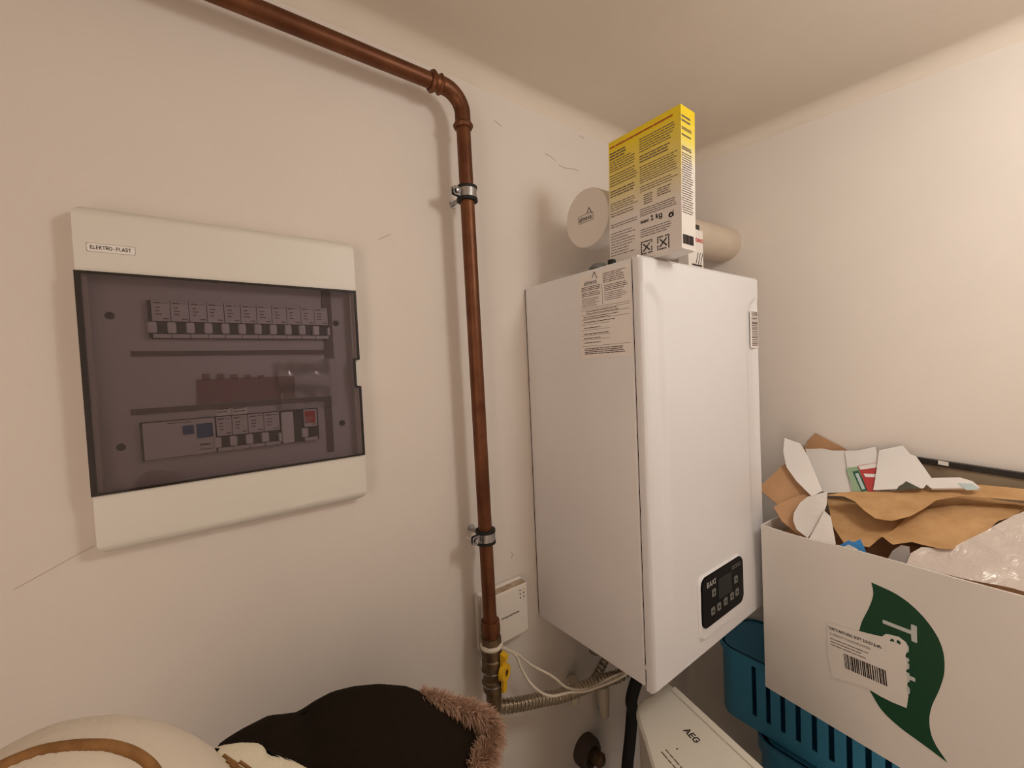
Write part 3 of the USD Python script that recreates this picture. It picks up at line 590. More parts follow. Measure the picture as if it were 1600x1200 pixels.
# ------------------------------------------------------------------ yellow and white carton standing on the boiler
CN, CA, CWd, CDp, CH = A_([.0425, -.331, .7040]), math.radians(-1.5), .137, .042, .2165
cu, cv = A_([math.sin(CA), math.cos(CA), 0]), A_([math.cos(CA), -math.sin(CA), 0]); tilt = A_([.033, -.004, 1.]); tilt /= np.linalg.norm(tilt)
soap = thing('powder_carton', 'yellow and white cardboard packet with small print standing on the boiler', 'carton', tuple(CN + cu * CWd / 2 + cv * CDp / 2))
def cpt(a, b, c): return CN + cu * a + cv * b + tilt * c
def quad_box(a0, a1, b0, b1, c0, c1):
    V = A_([cpt(a, b, c) for a in (a0, a1) for b in (b0, b1) for c in (c0, c1)])
    return tm(m3.Manifold.hull_points(V.astype(np.float32)))
obj('carton_body', quad_box(.0012, CWd, .0012, CDp, 0, CH), 'yellow_side', soap)
obj('broad_face', quad_box(.0006, CWd - .0006, 0, .002, .0, CH - .0004), 'yellow_print', soap, label='yellow face fading to white')
obj('bottom_flap', tm(m3.Manifold.hull_points(A_([cpt(a, b, c) for a, b, c in ((.002, .001, 0), (.002, CDp - .001, 0), (CWd, .001, 0), (CWd, CDp - .001, 0), (.03, .004, -.0036), (.03, CDp - .004, -.0036), (CWd - .01, .004, -.0036), (CWd - .01, CDp - .004, -.0036))]).astype(np.float32))), 'carton_white', soap)
FO = cpt(CWd, -.0002, 0); fr_, fu = -cu, tilt       # reading direction of the broad face
LL = []; Q = lambda x0, x1, f, n, pt, th, s, rg=.2: LL.append(place(print_lines(CWd * x0, CWd * x1, CH * f, n, CH * pt, CH * th, s, rg), FO, fr_, fu))
Q(.03, .30, .905, 3, .022, .010, 61, .25)
Q(.03, .42, .835, 5, .019, .006, 62); Q(.47, .96, .90, 6, .019, .006, 63); Q(.03, .44, .725, 5, .02, .006, 64); Q(.47, .9, .77, 3, .02, .008, 65)
Q(.47, .96, .69, 8, .017, .005, 66, .1); Q(.03, .40, .60, 3, .02, .008, 67, .4); Q(.47, .96, .54, 3, .018, .005, 68); Q(.03, .44, .50, 4, .018, .005, 69)
Q(.03, .44, .42, 2, .02, .006, 70); Q(.52, .64, .47, 5, .016, .006, 71, .1); Q(.70, .88, .475, 4, .016, .006, 72); Q(.03, .44, .33, 2, .018, .005, 73)
Q(.47, .96, .37, 4, .016, .005, 74, .1); Q(.03, .40, .26, 9, .022, .005, 75, .3); Q(.47, .90, .215, 4, .017, .005, 76)
obj('small_print', LL, 'ink_soft', soap)
obj('heading', [place(print_lines(CWd * .03, CWd * .92, CH * .955, 1, .01, CH * .012, 77, .02), FO, fr_, fu)], 'heading_red', soap)
obj('weight_lettering', [text('Balení:', CH * .022, FO + fr_ * CWd * .47 + fu * CH * .262, fr_, fu, .0003, True, CWd * .11), text('1 kg', CH * .036, FO + fr_ * CWd * .60 + fu * CH * .262, fr_, fu, .0003, True)], 'ink', soap)
def pictogram(cx, cy, s, seed):
    q = random.Random(seed); g = []
    for i in range(8):
        for sx_, sy_ in (((i / 7 - .5) * s, s / 2), ((i / 7 - .5) * s, -s / 2), (s / 2, (i / 7 - .5) * s), (-s / 2, (i / 7 - .5) * s)):
            if q.random() < .85: g.append(Point(cx + sx_, cy + sy_).buffer(s * .06, quad_segs=2))
    for a in (-1, 1): g.append(LineString([(cx - s * .28, cy - a * s * .28), (cx + s * .28, cy + a * s * .28)]).buffer(s * .05))
    return ext(unary_union(g), .0003)
obj('pictogram', place(pictogram(CWd * .55, CH * .075, CWd * .14, 1), FO, fr_, fu), 'ink', soap)
obj('pictogram', place(pictogram(CWd * .77, CH * .075, CWd * .14, 2), FO, fr_, fu), 'ink', soap)
obj('recycling_mark', place(ext(unary_union([Point(CWd * .87, CH * .255).buffer(.004).difference(Point(CWd * .872, CH * .252).buffer(.0018)), Polygon([(CWd * .88, CH * .24), (CWd * .905, CH * .24), (CWd * .90, CH * .29)])]), .0003), FO, fr_, fu), 'ink', soap)
SO = cpt(-.0003 + .0012, 0, 0); LL = []            # the narrow side that faces the room
for f, n, pt, th, s in ((.93, 2, .03, .012, 81), (.85, 2, .012, .006, 82), (.80, 1, .02, .010, 83), (.715, 2, .014, .008, 84), (.67, 26, .0165, .005, 85)):
    LL.append(place(print_lines(CDp * .12, CDp * .9, CH * f, n, CH * pt, CH * th, s, .15), SO, cv, tilt))
obj('side_print', LL, 'ink_soft', soap)
q = random.Random(5); bars = []; x = CDp * .12
while x < CDp * .85:
    t = .0004 + q.random() * .0013; bars.append(place(bx((x, CH * .035, 0), (x + t, CH * .10, .0003)), SO, cv, tilt)); x += t + .0005 + q.random() * .0007
obj('barcode', bars, 'ink', soap)
# second small packet behind it
pr_ = at(1099, 385, 'y', -.262); pb = A_([pr_[0] - .022, -.262, .7005]); pk = thing('small_packet', 'small white packet with red lettering peeking out behind the yellow carton', 'packet', tuple(pb))
obj('packet_body', rbox(pb + A_([-.03, .0, 0]), pb + A_([.022, .022, .078]), .002), 'carton_white', pk)
obj('red_lettering', text('DAVO', .007, pb + A_([-.006, -.0003, .054]), (1, 0, 0), (0, 0, 1), bold=True, width=.026), 'ink_red', pk)
obj('pen_marks', [place(ext(unary_union([LineString([(-.006 + k * .008, .014), (.002 + k * .008, .034)]).buffer(.0007) for k in range(3)]), .0003), pb + A_([0, -.0003, 0]), (1, 0, 0), (0, 0, 1)), place(print_lines(-.02, .02, .012, 2, .006, .003, 9), pb + A_([0, -.0003, 0]), (1, 0, 0), (0, 0, 1))], 'ink', pk)
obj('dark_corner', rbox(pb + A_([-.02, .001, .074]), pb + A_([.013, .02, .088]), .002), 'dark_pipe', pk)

# ------------------------------------------------------------------ pipework under the boiler
trap = thing('condensate_trap', 'grey plastic trap hanging under the boiler', 'trap', (.14, -.08, -.1))
obj('trap_body', lathe([(0, .028), (-.045, .028), (-.05, .031), (-.062, .031), (-.07, .022), (-.095, .019), (-.1, 0)], (.115, -.06, .002), (0, 0, 1), 24), 'grey_pipe', trap)
obj('trap_cup', lathe([(0, .017), (-.03, .017), (-.034, .02), (-.04, .02), (-.045, .012), (-.048, 0)], (.165, -.05, .002), (0, 0, 1), 24), 'grey_pipe', trap)
for k, (px, lab) in enumerate(((895, 'white capped pipe stub on the wall under the hose, nearer the valve'), (941, 'longer white pipe stub on the wall under the hose with a dark hole'))):
    t = thing('pipe_stub', lab, 'pipe', tuple(wp(px, 1080, -.02)), 'pipe stubs under the boiler')
    p = wp(px, 1070 if k else 1062, -.022); q_ = wp(px + 4, 1118 if k else 1098, -.022)
    obj('stub', lathe([(0, 0), (0, .013 + .002 * k), (.02, .014 + .001 * k), (np.linalg.norm(q_ - p), .010), (np.linalg.norm(q_ - p) + .003, 0)], p, q_ - p, 20), 'cable_white', t)
    obj('bracket', lathe([(0, .017), (.006, .017), (.006, .008), (.02, .008)], (p[0], 0, p[2] - .012), (0, -1, 0), 16), 'white_plastic', t)
    if k: obj('hole', lathe([(0, .006), (.003, .006), (.003, 0)], wp(936, 1071, -.036), (-.4, -.9, .1), 14), 'dark_pipe', t)
hp2 = smooth_path([(.23, -.10, .002), (.22, -.09, -.06), (.17, -.07, -.085), wp(925, 1066, -.045), wp(900, 1076, -.03), wp(880, 1088, -.012)], 300)
sl2 = np.r_[0, np.cumsum(np.linalg.norm(np.diff(hp2, axis=0), axis=1))]
obj('braided_hose', tube(hp2, .009 + .001 * np.sin(sl2 * 2 * math.pi / .005), 14), 'steel_hose', None, smooth=50, label='thinner braided hose in the shade under the boiler', cat='hose')
obj('drain_hose', tube(smooth_path([(.26, -.14, .002), wp(991, 1075, -.10), wp(988, 1110, -.09), wp(985, 1150, -.085), wp(980, 1200, -.08), wp(978, 1250, -.075)], 60), .013, 16), 'rubber', None, smooth=60, label='dark drain hose dropping from the boiler beside the washing machine', cat='hose')
dr = thing('wall_drain', 'round black drain opening in the wall below the boiler', 'drain', tuple(wp(922, 1178, -.01)))
p = A_([wp(922, 1178, -.02)[0], 0, wp(922, 1178, -.02)[2]])
obj('drain_ring', lathe([(0, .034), (.018, .034), (.026, .030), (.028, .022), (.016, .020), (.016, 0)], p, (0, -1, 0), 32), 'drain_grey', dr)
obj('drain_plug', lathe([(.0, .016), (.03, .015), (.036, .008), (.037, 0)], p + A_([.012, -.01, -.012]), (.15, -1, 0), 20), 'brass', dr)

# ------------------------------------------------------------------ washing machine
ZT = -.10
mp = lambda px, py: at(px, py, 'z', ZT)[:2]
far0, far1 = mp(1055, 1075), mp(1190, 1200); dfar = (far1 - far0) / np.linalg.norm(far1 - far0)
pts = [far0 - dfar * .035, mp(1018, 1085), mp(1003, 1092), mp(996, 1101), mp(994, 1111), mp(998.5, 1130), mp(1006, 1151), mp(1020, 1200), mp(1020, 1200) + (mp(1020, 1200) - mp(1006, 1151)) * 1.2]
pts = pts + [pts[-1] + A_([.02, -.16]), far1 + dfar * .16]
outl = Polygon(pts).buffer(.004).buffer(-.004)
wm = thing('washing_machine', 'white washing machine top with rounded corner below the boiler', 'washing machine', (.06, -.35, ZF))
obj('cabinet', ext(outl.buffer(-.004), ZT - .012 - ZF, ZF), 'machine_white', wm, smooth=40)
obj('top_panel', slab(outl, .014, .004, ZT - .014), 'machine_white', wm, smooth=40)
ridge = Polygon([far0, far1 + dfar * .16, far1 + dfar * .16 + A_([-.012, .003]), far0 + A_([-.012, .003])])
obj('rear_ridge', ext(ridge, .003, ZT), 'machine_white', wm)
bo = at(1066, 1143, 'z', ZT); dirr = at(1086, 1163, 'z', ZT) - at(1068, 1139, 'z', ZT)
dr_ = A_([dfar[0], dfar[1], 0.]); du_ = np.cross((0, 0, 1), dr_)
bo = at(1067, 1141, 'z', ZT)
obj('lettering', text('AEG', .0115, bo + A_([0, 0, .0001]), dr_, du_, .0004, True, .028), 'ink', wm)
o2 = at(1041, 1171, 'z', ZT)
obj('small_lettering', place(print_lines(0, .045, 0, 2, .009, .0022, 4, .3, .002, .0003), o2, dr_, du_), 'ink_soft', wm)
obj('indicator_dot', lathe([(0, .0014), (.0004, 0)], at(1058, 1170, 'z', ZT), (0, 0, 1), 10), 'ink', wm)

# ------------------------------------------------------------------ blue baskets under the carton
def basket_mesh(x, y0, y1, z0, z1, x1, slots, rim=.010):
    """open laundry basket: walls with slots cut through, base, rolled rim"""
    r = .04; outer = rrect(x, y1, x1, y0, r); wall = outer.difference(outer.buffer(-.003))
    A = m3.CrossSection([np.array(outer.exterior.coords)[:-1]], m3.FillRule.NonZero).extrude(z1 - z0).translate((0, 0, z0))
    B = m3.CrossSection([np.array(outer.buffer(-.003).exterior.coords)[:-1]], m3.FillRule.NonZero).extrude(z1 - z0).translate((0, 0, z0 + .004))
    W = A - B
    for (ya, yb, za, zb_) in slots: W = W - m3.Manifold.cube((.02, abs(yb - ya), zb_ - za)).translate((x - .01, min(ya, yb), za))
    ro = outer.buffer(.006); R1 = m3.CrossSection([np.array(ro.exterior.coords)[:-1]], m3.FillRule.NonZero).extrude(rim).translate((0, 0, z1 - rim)) - m3.CrossSection([np.array(outer.buffer(-.003).exterior.coords)[:-1]], m3.FillRule.NonZero).extrude(.1).translate((0, 0, z1 - .05))
    return W, R1
XK = .42
ZBK = -.150
slots = []
s1, s2 = at(1176.5, 1036, 'x', XK), at(1180, 1120, 'x', XK); pitch = .0292
for k in range(19):
    ya = s1[1] + .004 - k * pitch; slots.append((ya, ya - .0098, -.283, -.168))
bk = thing('laundry_basket', 'blue slotted plastic laundry basket under the white carton', 'basket', (.5, -.45, -.31))
W, R1 = basket_mesh(XK, -.165, -.80, -.315, ZBK, XB - .008, slots)
obj('basket_body', W, 'blue_plastic', bk, smooth=30); obj('rim', R1, 'blue_plastic', bk, smooth=30)
obj('lid', ext(rrect(XK + .004, -.796, XB - .012, -.169, .036), .004, ZBK - .005), 'blue_plastic', bk)
hk = thing('laundry_hamper', 'tall blue plastic hamper carrying the slotted basket', 'hamper', (.49, -.52, ZF))
W, R1 = basket_mesh(.405, -.255, -.84, ZF, -.317, XB - .008, [], .030)
W = W + m3.CrossSection([np.array(rrect(.41, -.82, XB - .012, -.27, .03).exterior.coords)[:-1]], m3.FillRule.NonZero).extrude(.003).translate((0, 0, -.321))
obj('hamper_body', W, 'hamper_blue', hk, smooth=30); obj('rim', R1, 'hamper_blue', hk, smooth=30)

# ------------------------------------------------------------------ white carton with papers
yaw = math.radians(6); bu = A_([-math.sin(yaw), -math.cos(yaw), 0]); bv = A_([math.cos(yaw), -math.sin(yaw), 0])   # along the face towards the room; into the box
BO = A_([.350, -.304, -.1475]); BLn, BDp, BHt = .44, .185, .350
crate = thing('cardboard_box', 'large white cardboard box with green logo, full of papers', 'box', tuple(BO + bu * BLn / 2 + bv * BDp / 2))
def bp(a, b, c): return BO + bu * a + bv * b + A_([0, 0, 1.]) * c
def wallpanel(a0, b0, a1, b1, h, out, name, wav=0.):
    """corrugated wall, white outside, slightly bowed, ragged top"""
    n, m = 40, 14; d = A_([a1 - a0, b1 - b0]); ln = np.linalg.norm(d); nn = A_([d[1], -d[0]]) / ln * out; V = []
    for th in (0, .004):
        for i in range(n + 1):
            for j in range(m + 1):
                s, t = i / n, j / m; bow = wav * math.sin(math.pi * s) * t ** 2 * .012 + wav * .003 * math.sin(9 * s + 1) * t ** 3
                p2 = A_([a0, b0]) + d * s + nn * (bow - th); hz = h * t - .010 * t * (1 - p2[0] / BLn) + (wav * .004 * (meshkit.noise(A_([s * 6, 0, 3.])) - .5) if j == m else 0)
                V.append(bp(p2[0], p2[1], hz))
    N = (n + 1) * (m + 1); F = []
    for i in range(n):
        for j in range(m):
            a, b, c, e = i * (m + 1) + j, (i + 1) * (m + 1) + j, (i + 1) * (m + 1) + j + 1, i * (m + 1) + j + 1; F += [[a, b, c], [a, c, e], [a + N, c + N, b + N], [a + N, e + N, c + N]]
    rim = [i * (m + 1) for i in range(n + 1)] + [n * (m + 1) + j for j in range(1, m + 1)] + [i * (m + 1) + m for i in range(n - 1, -1, -1)] + [j for j in range(m - 1, 0, -1)]
    for a, b in zip(rim, rim[1:] + rim[:1]): F += [[a, b + N, b], [a, a + N, b + N]]
    q = trimesh.Trimesh(V, F, process=False); trimesh.repair.fix_normals(q); return q
face = obj('side_panel', wallpanel(0, 0, BLn, 0, BHt, 1, '', 1.), 'carton_white', crate, smooth=50)
obj('end_panel', wallpanel(0, BDp, 0, 0, BHt, 1, '', .3), 'carton_white', crate, smooth=50)
obj('side_panel', wallpanel(0, BDp, BLn, BDp, BHt, -1, '', 0), 'carton_inside', crate, smooth=50)
obj('end_panel', wallpanel(BLn, 0, BLn, BDp, BHt, 1, '', .3), 'carton_white', crate, smooth=50)
obj('bottom_panel', [place(ext(sbox(0, 0, BLn, BDp), .004), BO, bu, bv)], 'carton_inside', crate) if False else obj('bottom_panel', tm(m3.Manifold.hull_points(A_([bp(a, b, c) for a in (.001, BLn - .001) for b in (.001, BDp - .001) for c in (0, .004)]).astype(np.float32))), 'carton_inside', crate)
# print on the long face: leaf logo, turned lettering, sticker
def fpt(px, py):                                   # pixel of the face -> (along, up) on the face
    p = on(px, py, BO, bv); return (p - BO) @ bu, p[2] - BO[2]
def bowout(m, lift):                               # wrap flat print onto the bowed panel
    m = tm(m).copy(); v = np.asarray(m.vertices).copy(); s = np.clip(v[:, 0] / BLn, 0, 1); t = np.clip(v[:, 1] / BHt, 0, 1)
    bow = np.sin(math.pi * s) * t ** 2 * .012 + .003 * np.sin(9 * s + 1) * t ** 3
    m.vertices = BO + v[:, :1] * bu + v[:, 1:2] * A_([0, 0, 1.]) - (bow + lift + v[:, 2])[:, None] * bv; m.invert() if False else None
    return m
def face_print(poly, lift, th=.0004, step=.01):
    out = []
    for g in getattr(poly, 'geoms', [poly]):
        q, T = fill_poly(g, step); a = q[T]; fl = (a[:, 1, 0] - a[:, 0, 0]) * (a[:, 2, 1] - a[:, 0, 1]) - (a[:, 1, 1] - a[:, 0, 1]) * (a[:, 2, 0] - a[:, 0, 0]) < 0
        T = np.where(fl[:, None], T[:, ::-1], T); s = solid(np.c_[q, np.full(len(q), th / 2)], np.tile([0, 0, 1.], (len(q), 1)), T, th); out.append(bowout(s, lift))
    return trimesh.util.concatenate(out)
C = lambda pts: [fpt(1180 + x / 3.529, 860 + y / 3.529) for x, y in pts]
leaf = Polygon(np.vstack([smooth_path(C([(650, 170), (660, 235), (635, 300), (600, 360), (575, 430), (575, 540), (600, 650), (640, 782)]), 40)[:-1] if False else smooth_path([(*p, 0) for p in C([(650, 170), (660, 235), (635, 310), (590, 400), (572, 500), (582, 620), (640, 782)])], 48)[:, :2],
    smooth_path([(*p, 0) for p in C([(640, 782), (700, 880), (800, 975), (930, 1070), (1060, 1168)])], 40)[1:, :2],
    smooth_path([(*p, 0) for p in C([(1060, 1168), (985, 1050), (962, 950), (975, 860), (1020, 760), (1048, 660), (1040, 540), (990, 430), (900, 320), (790, 235), (650, 170)])], 70)[1:-1, :2]])).buffer(0)
logo = obj('leaf_logo', face_print(leaf, .0002), 'logo_green', face, label='dark green leaf logo')
tw = meshkit.text_mesh('Tento', 1., .0003, True); v = np.asarray(tw.vertices); x0_, x1_ = v[:, 0].min(), v[:, 0].max()
c0_ = A_(fpt(1180 + 715 / 3.529, 860 + 395 / 3.529)); c1_ = A_(fpt(1180 + 905 / 3.529, 860 + 520 / 3.529)); hT = c1_[0] - c0_[0]
top_ = A_(fpt(1180 + 880 / 3.529, 860 + 395 / 3.529))
tw.vertices = np.c_[c0_[0] + v[:, 1] * hT * .95, top_[1] - v[:, 0] * hT * .80, v[:, 2]]; tw = trimesh.remesh.subdivide_to_size(tw.vertices, tw.faces, .012) ; tw = trimesh.Trimesh(*tw[:2], process=False)
obj('logo_lettering', bowout(tw, .0005), 'print_white', face)
stk = Polygon(C([(405, 390), (520, 425), (640, 455), (705, 470), (725, 455), (800, 470), (838, 500), (846, 540), (834, 575), (843, 620), (836, 670), (846, 720), (836, 760), (848, 800), (838, 866), (760, 835), (690, 800), (600, 745), (430, 700), (400, 560)])).buffer(0)
lab = obj('address_sticker', face_print(stk, .0009, .0003), 'carton_white', face, label='torn white sticker with barcode')
obj('letter_gap', [face_print(Polygon(C(g)).buffer(0), .0012, .0003) for g in ([(748, 492), (758, 480), (770, 484), (774, 498), (762, 496)], [(786, 500), (792, 486), (806, 496), (810, 512), (800, 510)])], 'logo_green', lab)
so_ = A_(fpt(1180 + 408 / 3.529, 860 + 412 / 3.529)); sdx = A_(fpt(1180 + 700 / 3.529, 860 + 520 / 3.529)) - so_; ang = math.atan2(sdx[1], sdx[0])
def on_stk(m): v = np.asarray(m.vertices); m.vertices = np.c_[so_[0] + v[:, 0] * math.cos(ang) - v[:, 1] * math.sin(ang), so_[1] + v[:, 0] * math.sin(ang) + v[:, 1] * math.cos(ang), v[:, 2]]; return bowout(m, .0012)
tt = meshkit.text_mesh('TENTO NATURAL SOFT 10x10 & efu', .0046, .0003, True); tt.apply_scale([np.linalg.norm(sdx) / tt.extents[0], 1, 1]); tt.apply_translation((0, -.005, 0))
obj('sticker_lettering', on_stk(tt), 'ink', lab)
t2 = meshkit.text_mesh('2-VRSTVÝ TOALETNÍ PAPIER', .0036, .0003); t2.apply_scale([np.linalg.norm(sdx) * .78 / t2.extents[0], 1, 1]); t2.apply_translation((.001, -.0145, 0))
obj('sticker_small_print', [on_stk(t2), on_stk(print_lines(.001, .058, -.021, 3, .0055, .0016, 31, .45))], 'ink_soft', lab)
q = random.Random(3); bars = []; x = .020; W_ = np.linalg.norm(sdx)
while x < W_ * 1.04:
    t = .0005 + q.random() * .0018; bars.append(on_stk(bx((x, -.066, 0), (x + t, -.040 , .0003)))); x += t + .0006 + q.random() * .0012
obj('barcode', bars, 'ink', lab)

# black-edged board standing between the carton and the wall
brd = thing('leaning_board', 'grey board with a black top edge standing behind the carton against the wall', 'board', (.56, -.6, .0))
pA, pB = at(1425, 713, 'x', .572), at(1640, 745, 'x', .566)
def slat(p, q, h0, h1, t):
    V = []
    for c in (p, q):
        for dx in (-t, t):
            for h in (h0, h1): V.append((c[0] + dx, c[1], c[2] + h))
    return tm(m3.Manifold.hull_points(A_(V).astype(np.float32)))
obj('board_face', slat(pA, pB, -.40, -.0095, .003), 'grey_board', brd); obj('black_edge', slat(pA, pB, -.0105, .0, .006), 'black_trim', brd)
obj('white_chip', slat(at(1466, 722, 'x', .560), at(1482, 725, 'x', .560), -.004, .003, .002), 'paper_white', brd)

# papers in the box; planes rise towards the wall
PB, NB = (.455, -.45, .235), (-.62, .10, .78)          # pile at the back
PF, NF = (.42, -.45, .215), (-.28, .05, .96)           # flatter top at the front
w = lambda a, k, ph=0: (lambda u, v: a * np.sin(u * k + ph) + a * .5 * np.sin(v * k * 1.3 + ph))
def card(name, pix, material, label, cat, p0=PB, n=NB, lift=0., bend=None, th=.0006, group=None, step=.008):
    group = group or {'paper_sheet': 'white sheets in the carton', 'cardboard_piece': 'cardboard pieces in the carton', 'leaflet': 'leaflets in the carton', 'crumpled_paper': 'crumpled papers in the carton'}.get(name)
    return obj(name, sheet(pix, p0, n, bend, th, step, lift), material, None, smooth=50, label=label, cat=cat, group=group)
card('cardboard_piece', [(1250, 712), (1262, 690), (1274, 677), (1322, 702), (1345, 715), (1335, 745), (1280, 750)], 'cardboard', 'brown cardboard corner standing up behind the white sheets', 'cardboard', (.577, -.36, .30), (-1, 0, .03), th=.003)
card('cardboard_piece', [(1184, 764), (1222, 728), (1240, 722), (1275, 770), (1262, 800), (1240, 800), (1215, 788)], 'cardboard', 'brown cardboard flap sticking out past the left end of the carton', 'cardboard', (.42, -.36, .225), (-.7, -.15, .6), .0, None, .003)
card('cardboard_piece', [(1209, 793), (1218, 787), (1258, 772), (1275, 780), (1285, 815), (1262, 845), (1250, 838), (1222, 815)], 'cardboard', 'lower brown cardboard piece tucked into the left corner of the carton', 'cardboard', (.38, -.36, .200), (-.6, -.1, .7), .004, None, .003)
card('paper_sheet', [(1226, 682), (1250, 692), (1262, 715), (1285, 768), (1268, 778), (1245, 752), (1229, 728), (1224, 705)], 'paper_white', 'white sheet curling up at the left of the pile', 'paper', (.43, -.37, .245), (-.7, -.3, .62), .004, w(.006, 40), .0007)
card('paper_sheet', [(1256, 694), (1300, 704), (1342, 705), (1368, 703), (1376, 768), (1290, 770), (1283, 766), (1262, 715)], 'paper_white', 'broad white sheet at the left of the fanned pile', 'paper', lift=.002, bend=w(.002, 18))
card('paper_sheet', [(1320, 706), (1345, 704), (1368, 699), (1378, 730), (1372, 767), (1330, 768)], 'paper_white', 'white sheet in the middle of the fanned pile', 'paper', lift=.0045, bend=w(.0015, 20, 1))
lf = card('leaflet', [(1322, 731), (1342, 729), (1362, 768), (1333, 768)], 'leaf_green', 'pale green leaflet between the white sheets', 'leaflet', lift=.007)
obj('printed_frame', sheet([(1332, 737), (1341, 735), (1356, 766), (1346, 768)], PB, NB, None, .0004, .006, .0076), 'dark_green', lf)
obj('printed_picture', sheet([(1336, 740), (1341, 739), (1352, 764), (1347, 765)], PB, NB, None, .0004, .006, .0080), 'pale_blue', lf)
lf = card('leaflet', [(1340, 728), (1376, 722), (1367, 768), (1356, 768), (1350, 752)], 'leaf_red', 'red printed leaflet between the white sheets', 'leaflet', lift=.0085)
obj('printed_words', sheet([(1349, 740), (1370, 741), (1369, 746), (1352, 745)], PB, NB, None, .0004, .006, .0092), 'paper_white', lf)
obj('white_margin', sheet([(1341, 728.5), (1375.5, 722.5), (1374, 730), (1344, 734)], PB, NB, None, .0004, .006, .0092), 'paper_white', lf)
card('paper_sheet', [(1374, 705), (1411, 697), (1423, 711), (1432, 714), (1456, 748), (1443, 764), (1365, 767), (1370, 740)], 'paper_white', 'white sheet with a sharp corner at the right of the fanned pile', 'paper', lift=.0105, bend=w(.002, 18, 2))
card('photo_card', [(1412, 750), (1440, 764), (1400, 766)], 'card_dark', 'small dark printed card in front of the white sheets', 'card', lift=.013)
bkl = card('booklet', [(1440, 752), (1456, 748), (1500, 747), (1520, 753), (1532, 763), (1456, 764)], 'paper_white', 'folded white booklet with a pale blue edge behind the brown paper', 'booklet', lift=.010, th=.004)
obj('blue_edge', sheet([(1496, 755), (1520, 756), (1531, 765), (1510, 766)], PB, NB, None, .0004, .006, .0126), 'pale_blue', bkl)
card('crumpled_paper', [(1240, 800), (1250, 785), (1262, 776), (1293, 769), (1292, 790), (1284, 812), (1262, 842), (1244, 826), (1239, 812)], 'paper_crumpled', 'crumpled white paper in the left corner of the carton', 'paper', (.375, -.37, .215), (-.7, -.2, .62), .010, w(.004, 60), .0008, None, .006)
card('crumpled_paper', [(1288, 798), (1298, 808), (1306, 850), (1296, 856), (1263, 842), (1276, 822)], 'paper_crumpled', 'smaller folded white paper next to the blue wrapper', 'paper', (.365, -.39, .21), (-.7, -.2, .62), .012, w(.003, 70, 1), .0008, None, .006)
bag = thing('kraft_paper', 'torn brown wrapping paper lying open across the carton', 'paper', tuple(on(1440, 800, PF, NF)))
obj('rear_ply', sheet([(1291, 776), (1312, 771), (1335, 768), (1440, 763), (1470, 759), (1530, 760), (1600, 764), (1680, 771), (1680, 795), (1600, 782), (1540, 780), (1500, 777), (1462, 783), (1444, 795), (1422, 806), (1392, 812), (1368, 808), (1350, 796), (1336, 783), (1318, 776)], PF, NF, lambda u, v: .003 * np.sin(u * 30), .0006, .007, .034), 'kraft', bag)
obj('inner_ply', sheet([(1292, 778), (1316, 776), (1345, 786), (1395, 790), (1450, 772), (1600, 774), (1660, 790), (1600, 800), (1470, 796), (1420, 812), (1376, 842), (1358, 856), (1318, 846), (1300, 818)], PF, NF, lambda u, v: .004 * np.sin(u * 30 + 1), .0006, .007, .000), 'kraft', bag)
obj('front_ply', sheet([(1372, 836), (1392, 825), (1420, 806), (1444, 794), (1475, 789), (1500, 787), (1540, 788), (1590, 789), (1600, 792), (1583, 806), (1560, 818), (1545, 832), (1524, 840), (1512, 846), (1500, 856), (1488, 862), (1470, 861), (1440, 852), (1425, 846), (1395, 851), (1388, 846), (1380, 838)], PF, NF, lambda u, v: .003 * np.sin(u * 34 + .5) + .003 * np.sin(v * 60), .0006, .007, .014), 'kraft', bag)
wr = thing('wrapper', 'bright blue plastic wrapper at the front rim of the carton', 'wrapper', tuple(at(1330, 858, 'x', .355)))
obj('film', sheet([(1306, 853), (1316, 849), (1326, 844), (1334, 848), (1345, 844), (1354, 864), (1350, 868), (1330, 866), (1312, 858)], (.362, -.43, .206), (-.75, -.1, .6), w(.003, 120), .0012, .004, .003), 'pack_blue', wr)
obj('printed_word', sheet([(1314, 855), (1326, 851), (1342, 860), (1328, 864)], (.362, -.43, .206), (-.75, -.1, .6), w(.003, 120), .0005, .004, .0048), 'paper_white', wr)
card('foil_bag', [(1385, 872), (1394, 860), (1408, 853), (1422, 857), (1424, 884), (1400, 876)], 'foil_grey', 'crumpled grey foil at the front rim of the carton', 'foil', (.36, -.48, .207), (-.65, 0, .7), .003, w(.004, 90), .001, None, .005)
film = [(1416, 884), (1424, 866), (1440, 856), (1488, 860), (1515, 842), (1545, 828), (1585, 805), (1640, 790), (1690, 800), (1690, 945), (1600, 924), (1550, 914), (1500, 905), (1450, 893)]
fm = sheet(film, (.365, -.55, .210), (-.55, 0, .8), lambda u, v: .012 * (meshkit.fbm(np.c_[u * 22, v * 30, u * 0], 3, 5) - .4), .0008, .006, .006)
obj('plastic_bag', fm, 'plastic_film', None, smooth=40, label='clear crinkled plastic bag at the right of the carton', cat='plastic bag')
# hidden fill so that the papers rest on something
obj('paper_stack', rbox(bp(.03, .02, .005).tolist(), (bp(.38, .12, .005) + A_([0, 0, .28])).tolist(), .01) if False else tm(m3.Manifold.hull_points(A_([bp(a, b, c) for a in (.012, BLn - .012) for b in (.010, BDp - .012) for c in (.006, .315)]).astype(np.float32))), 'cardboard', None, label='flattened brown cardboard filling the carton under the papers', cat='cardboard')

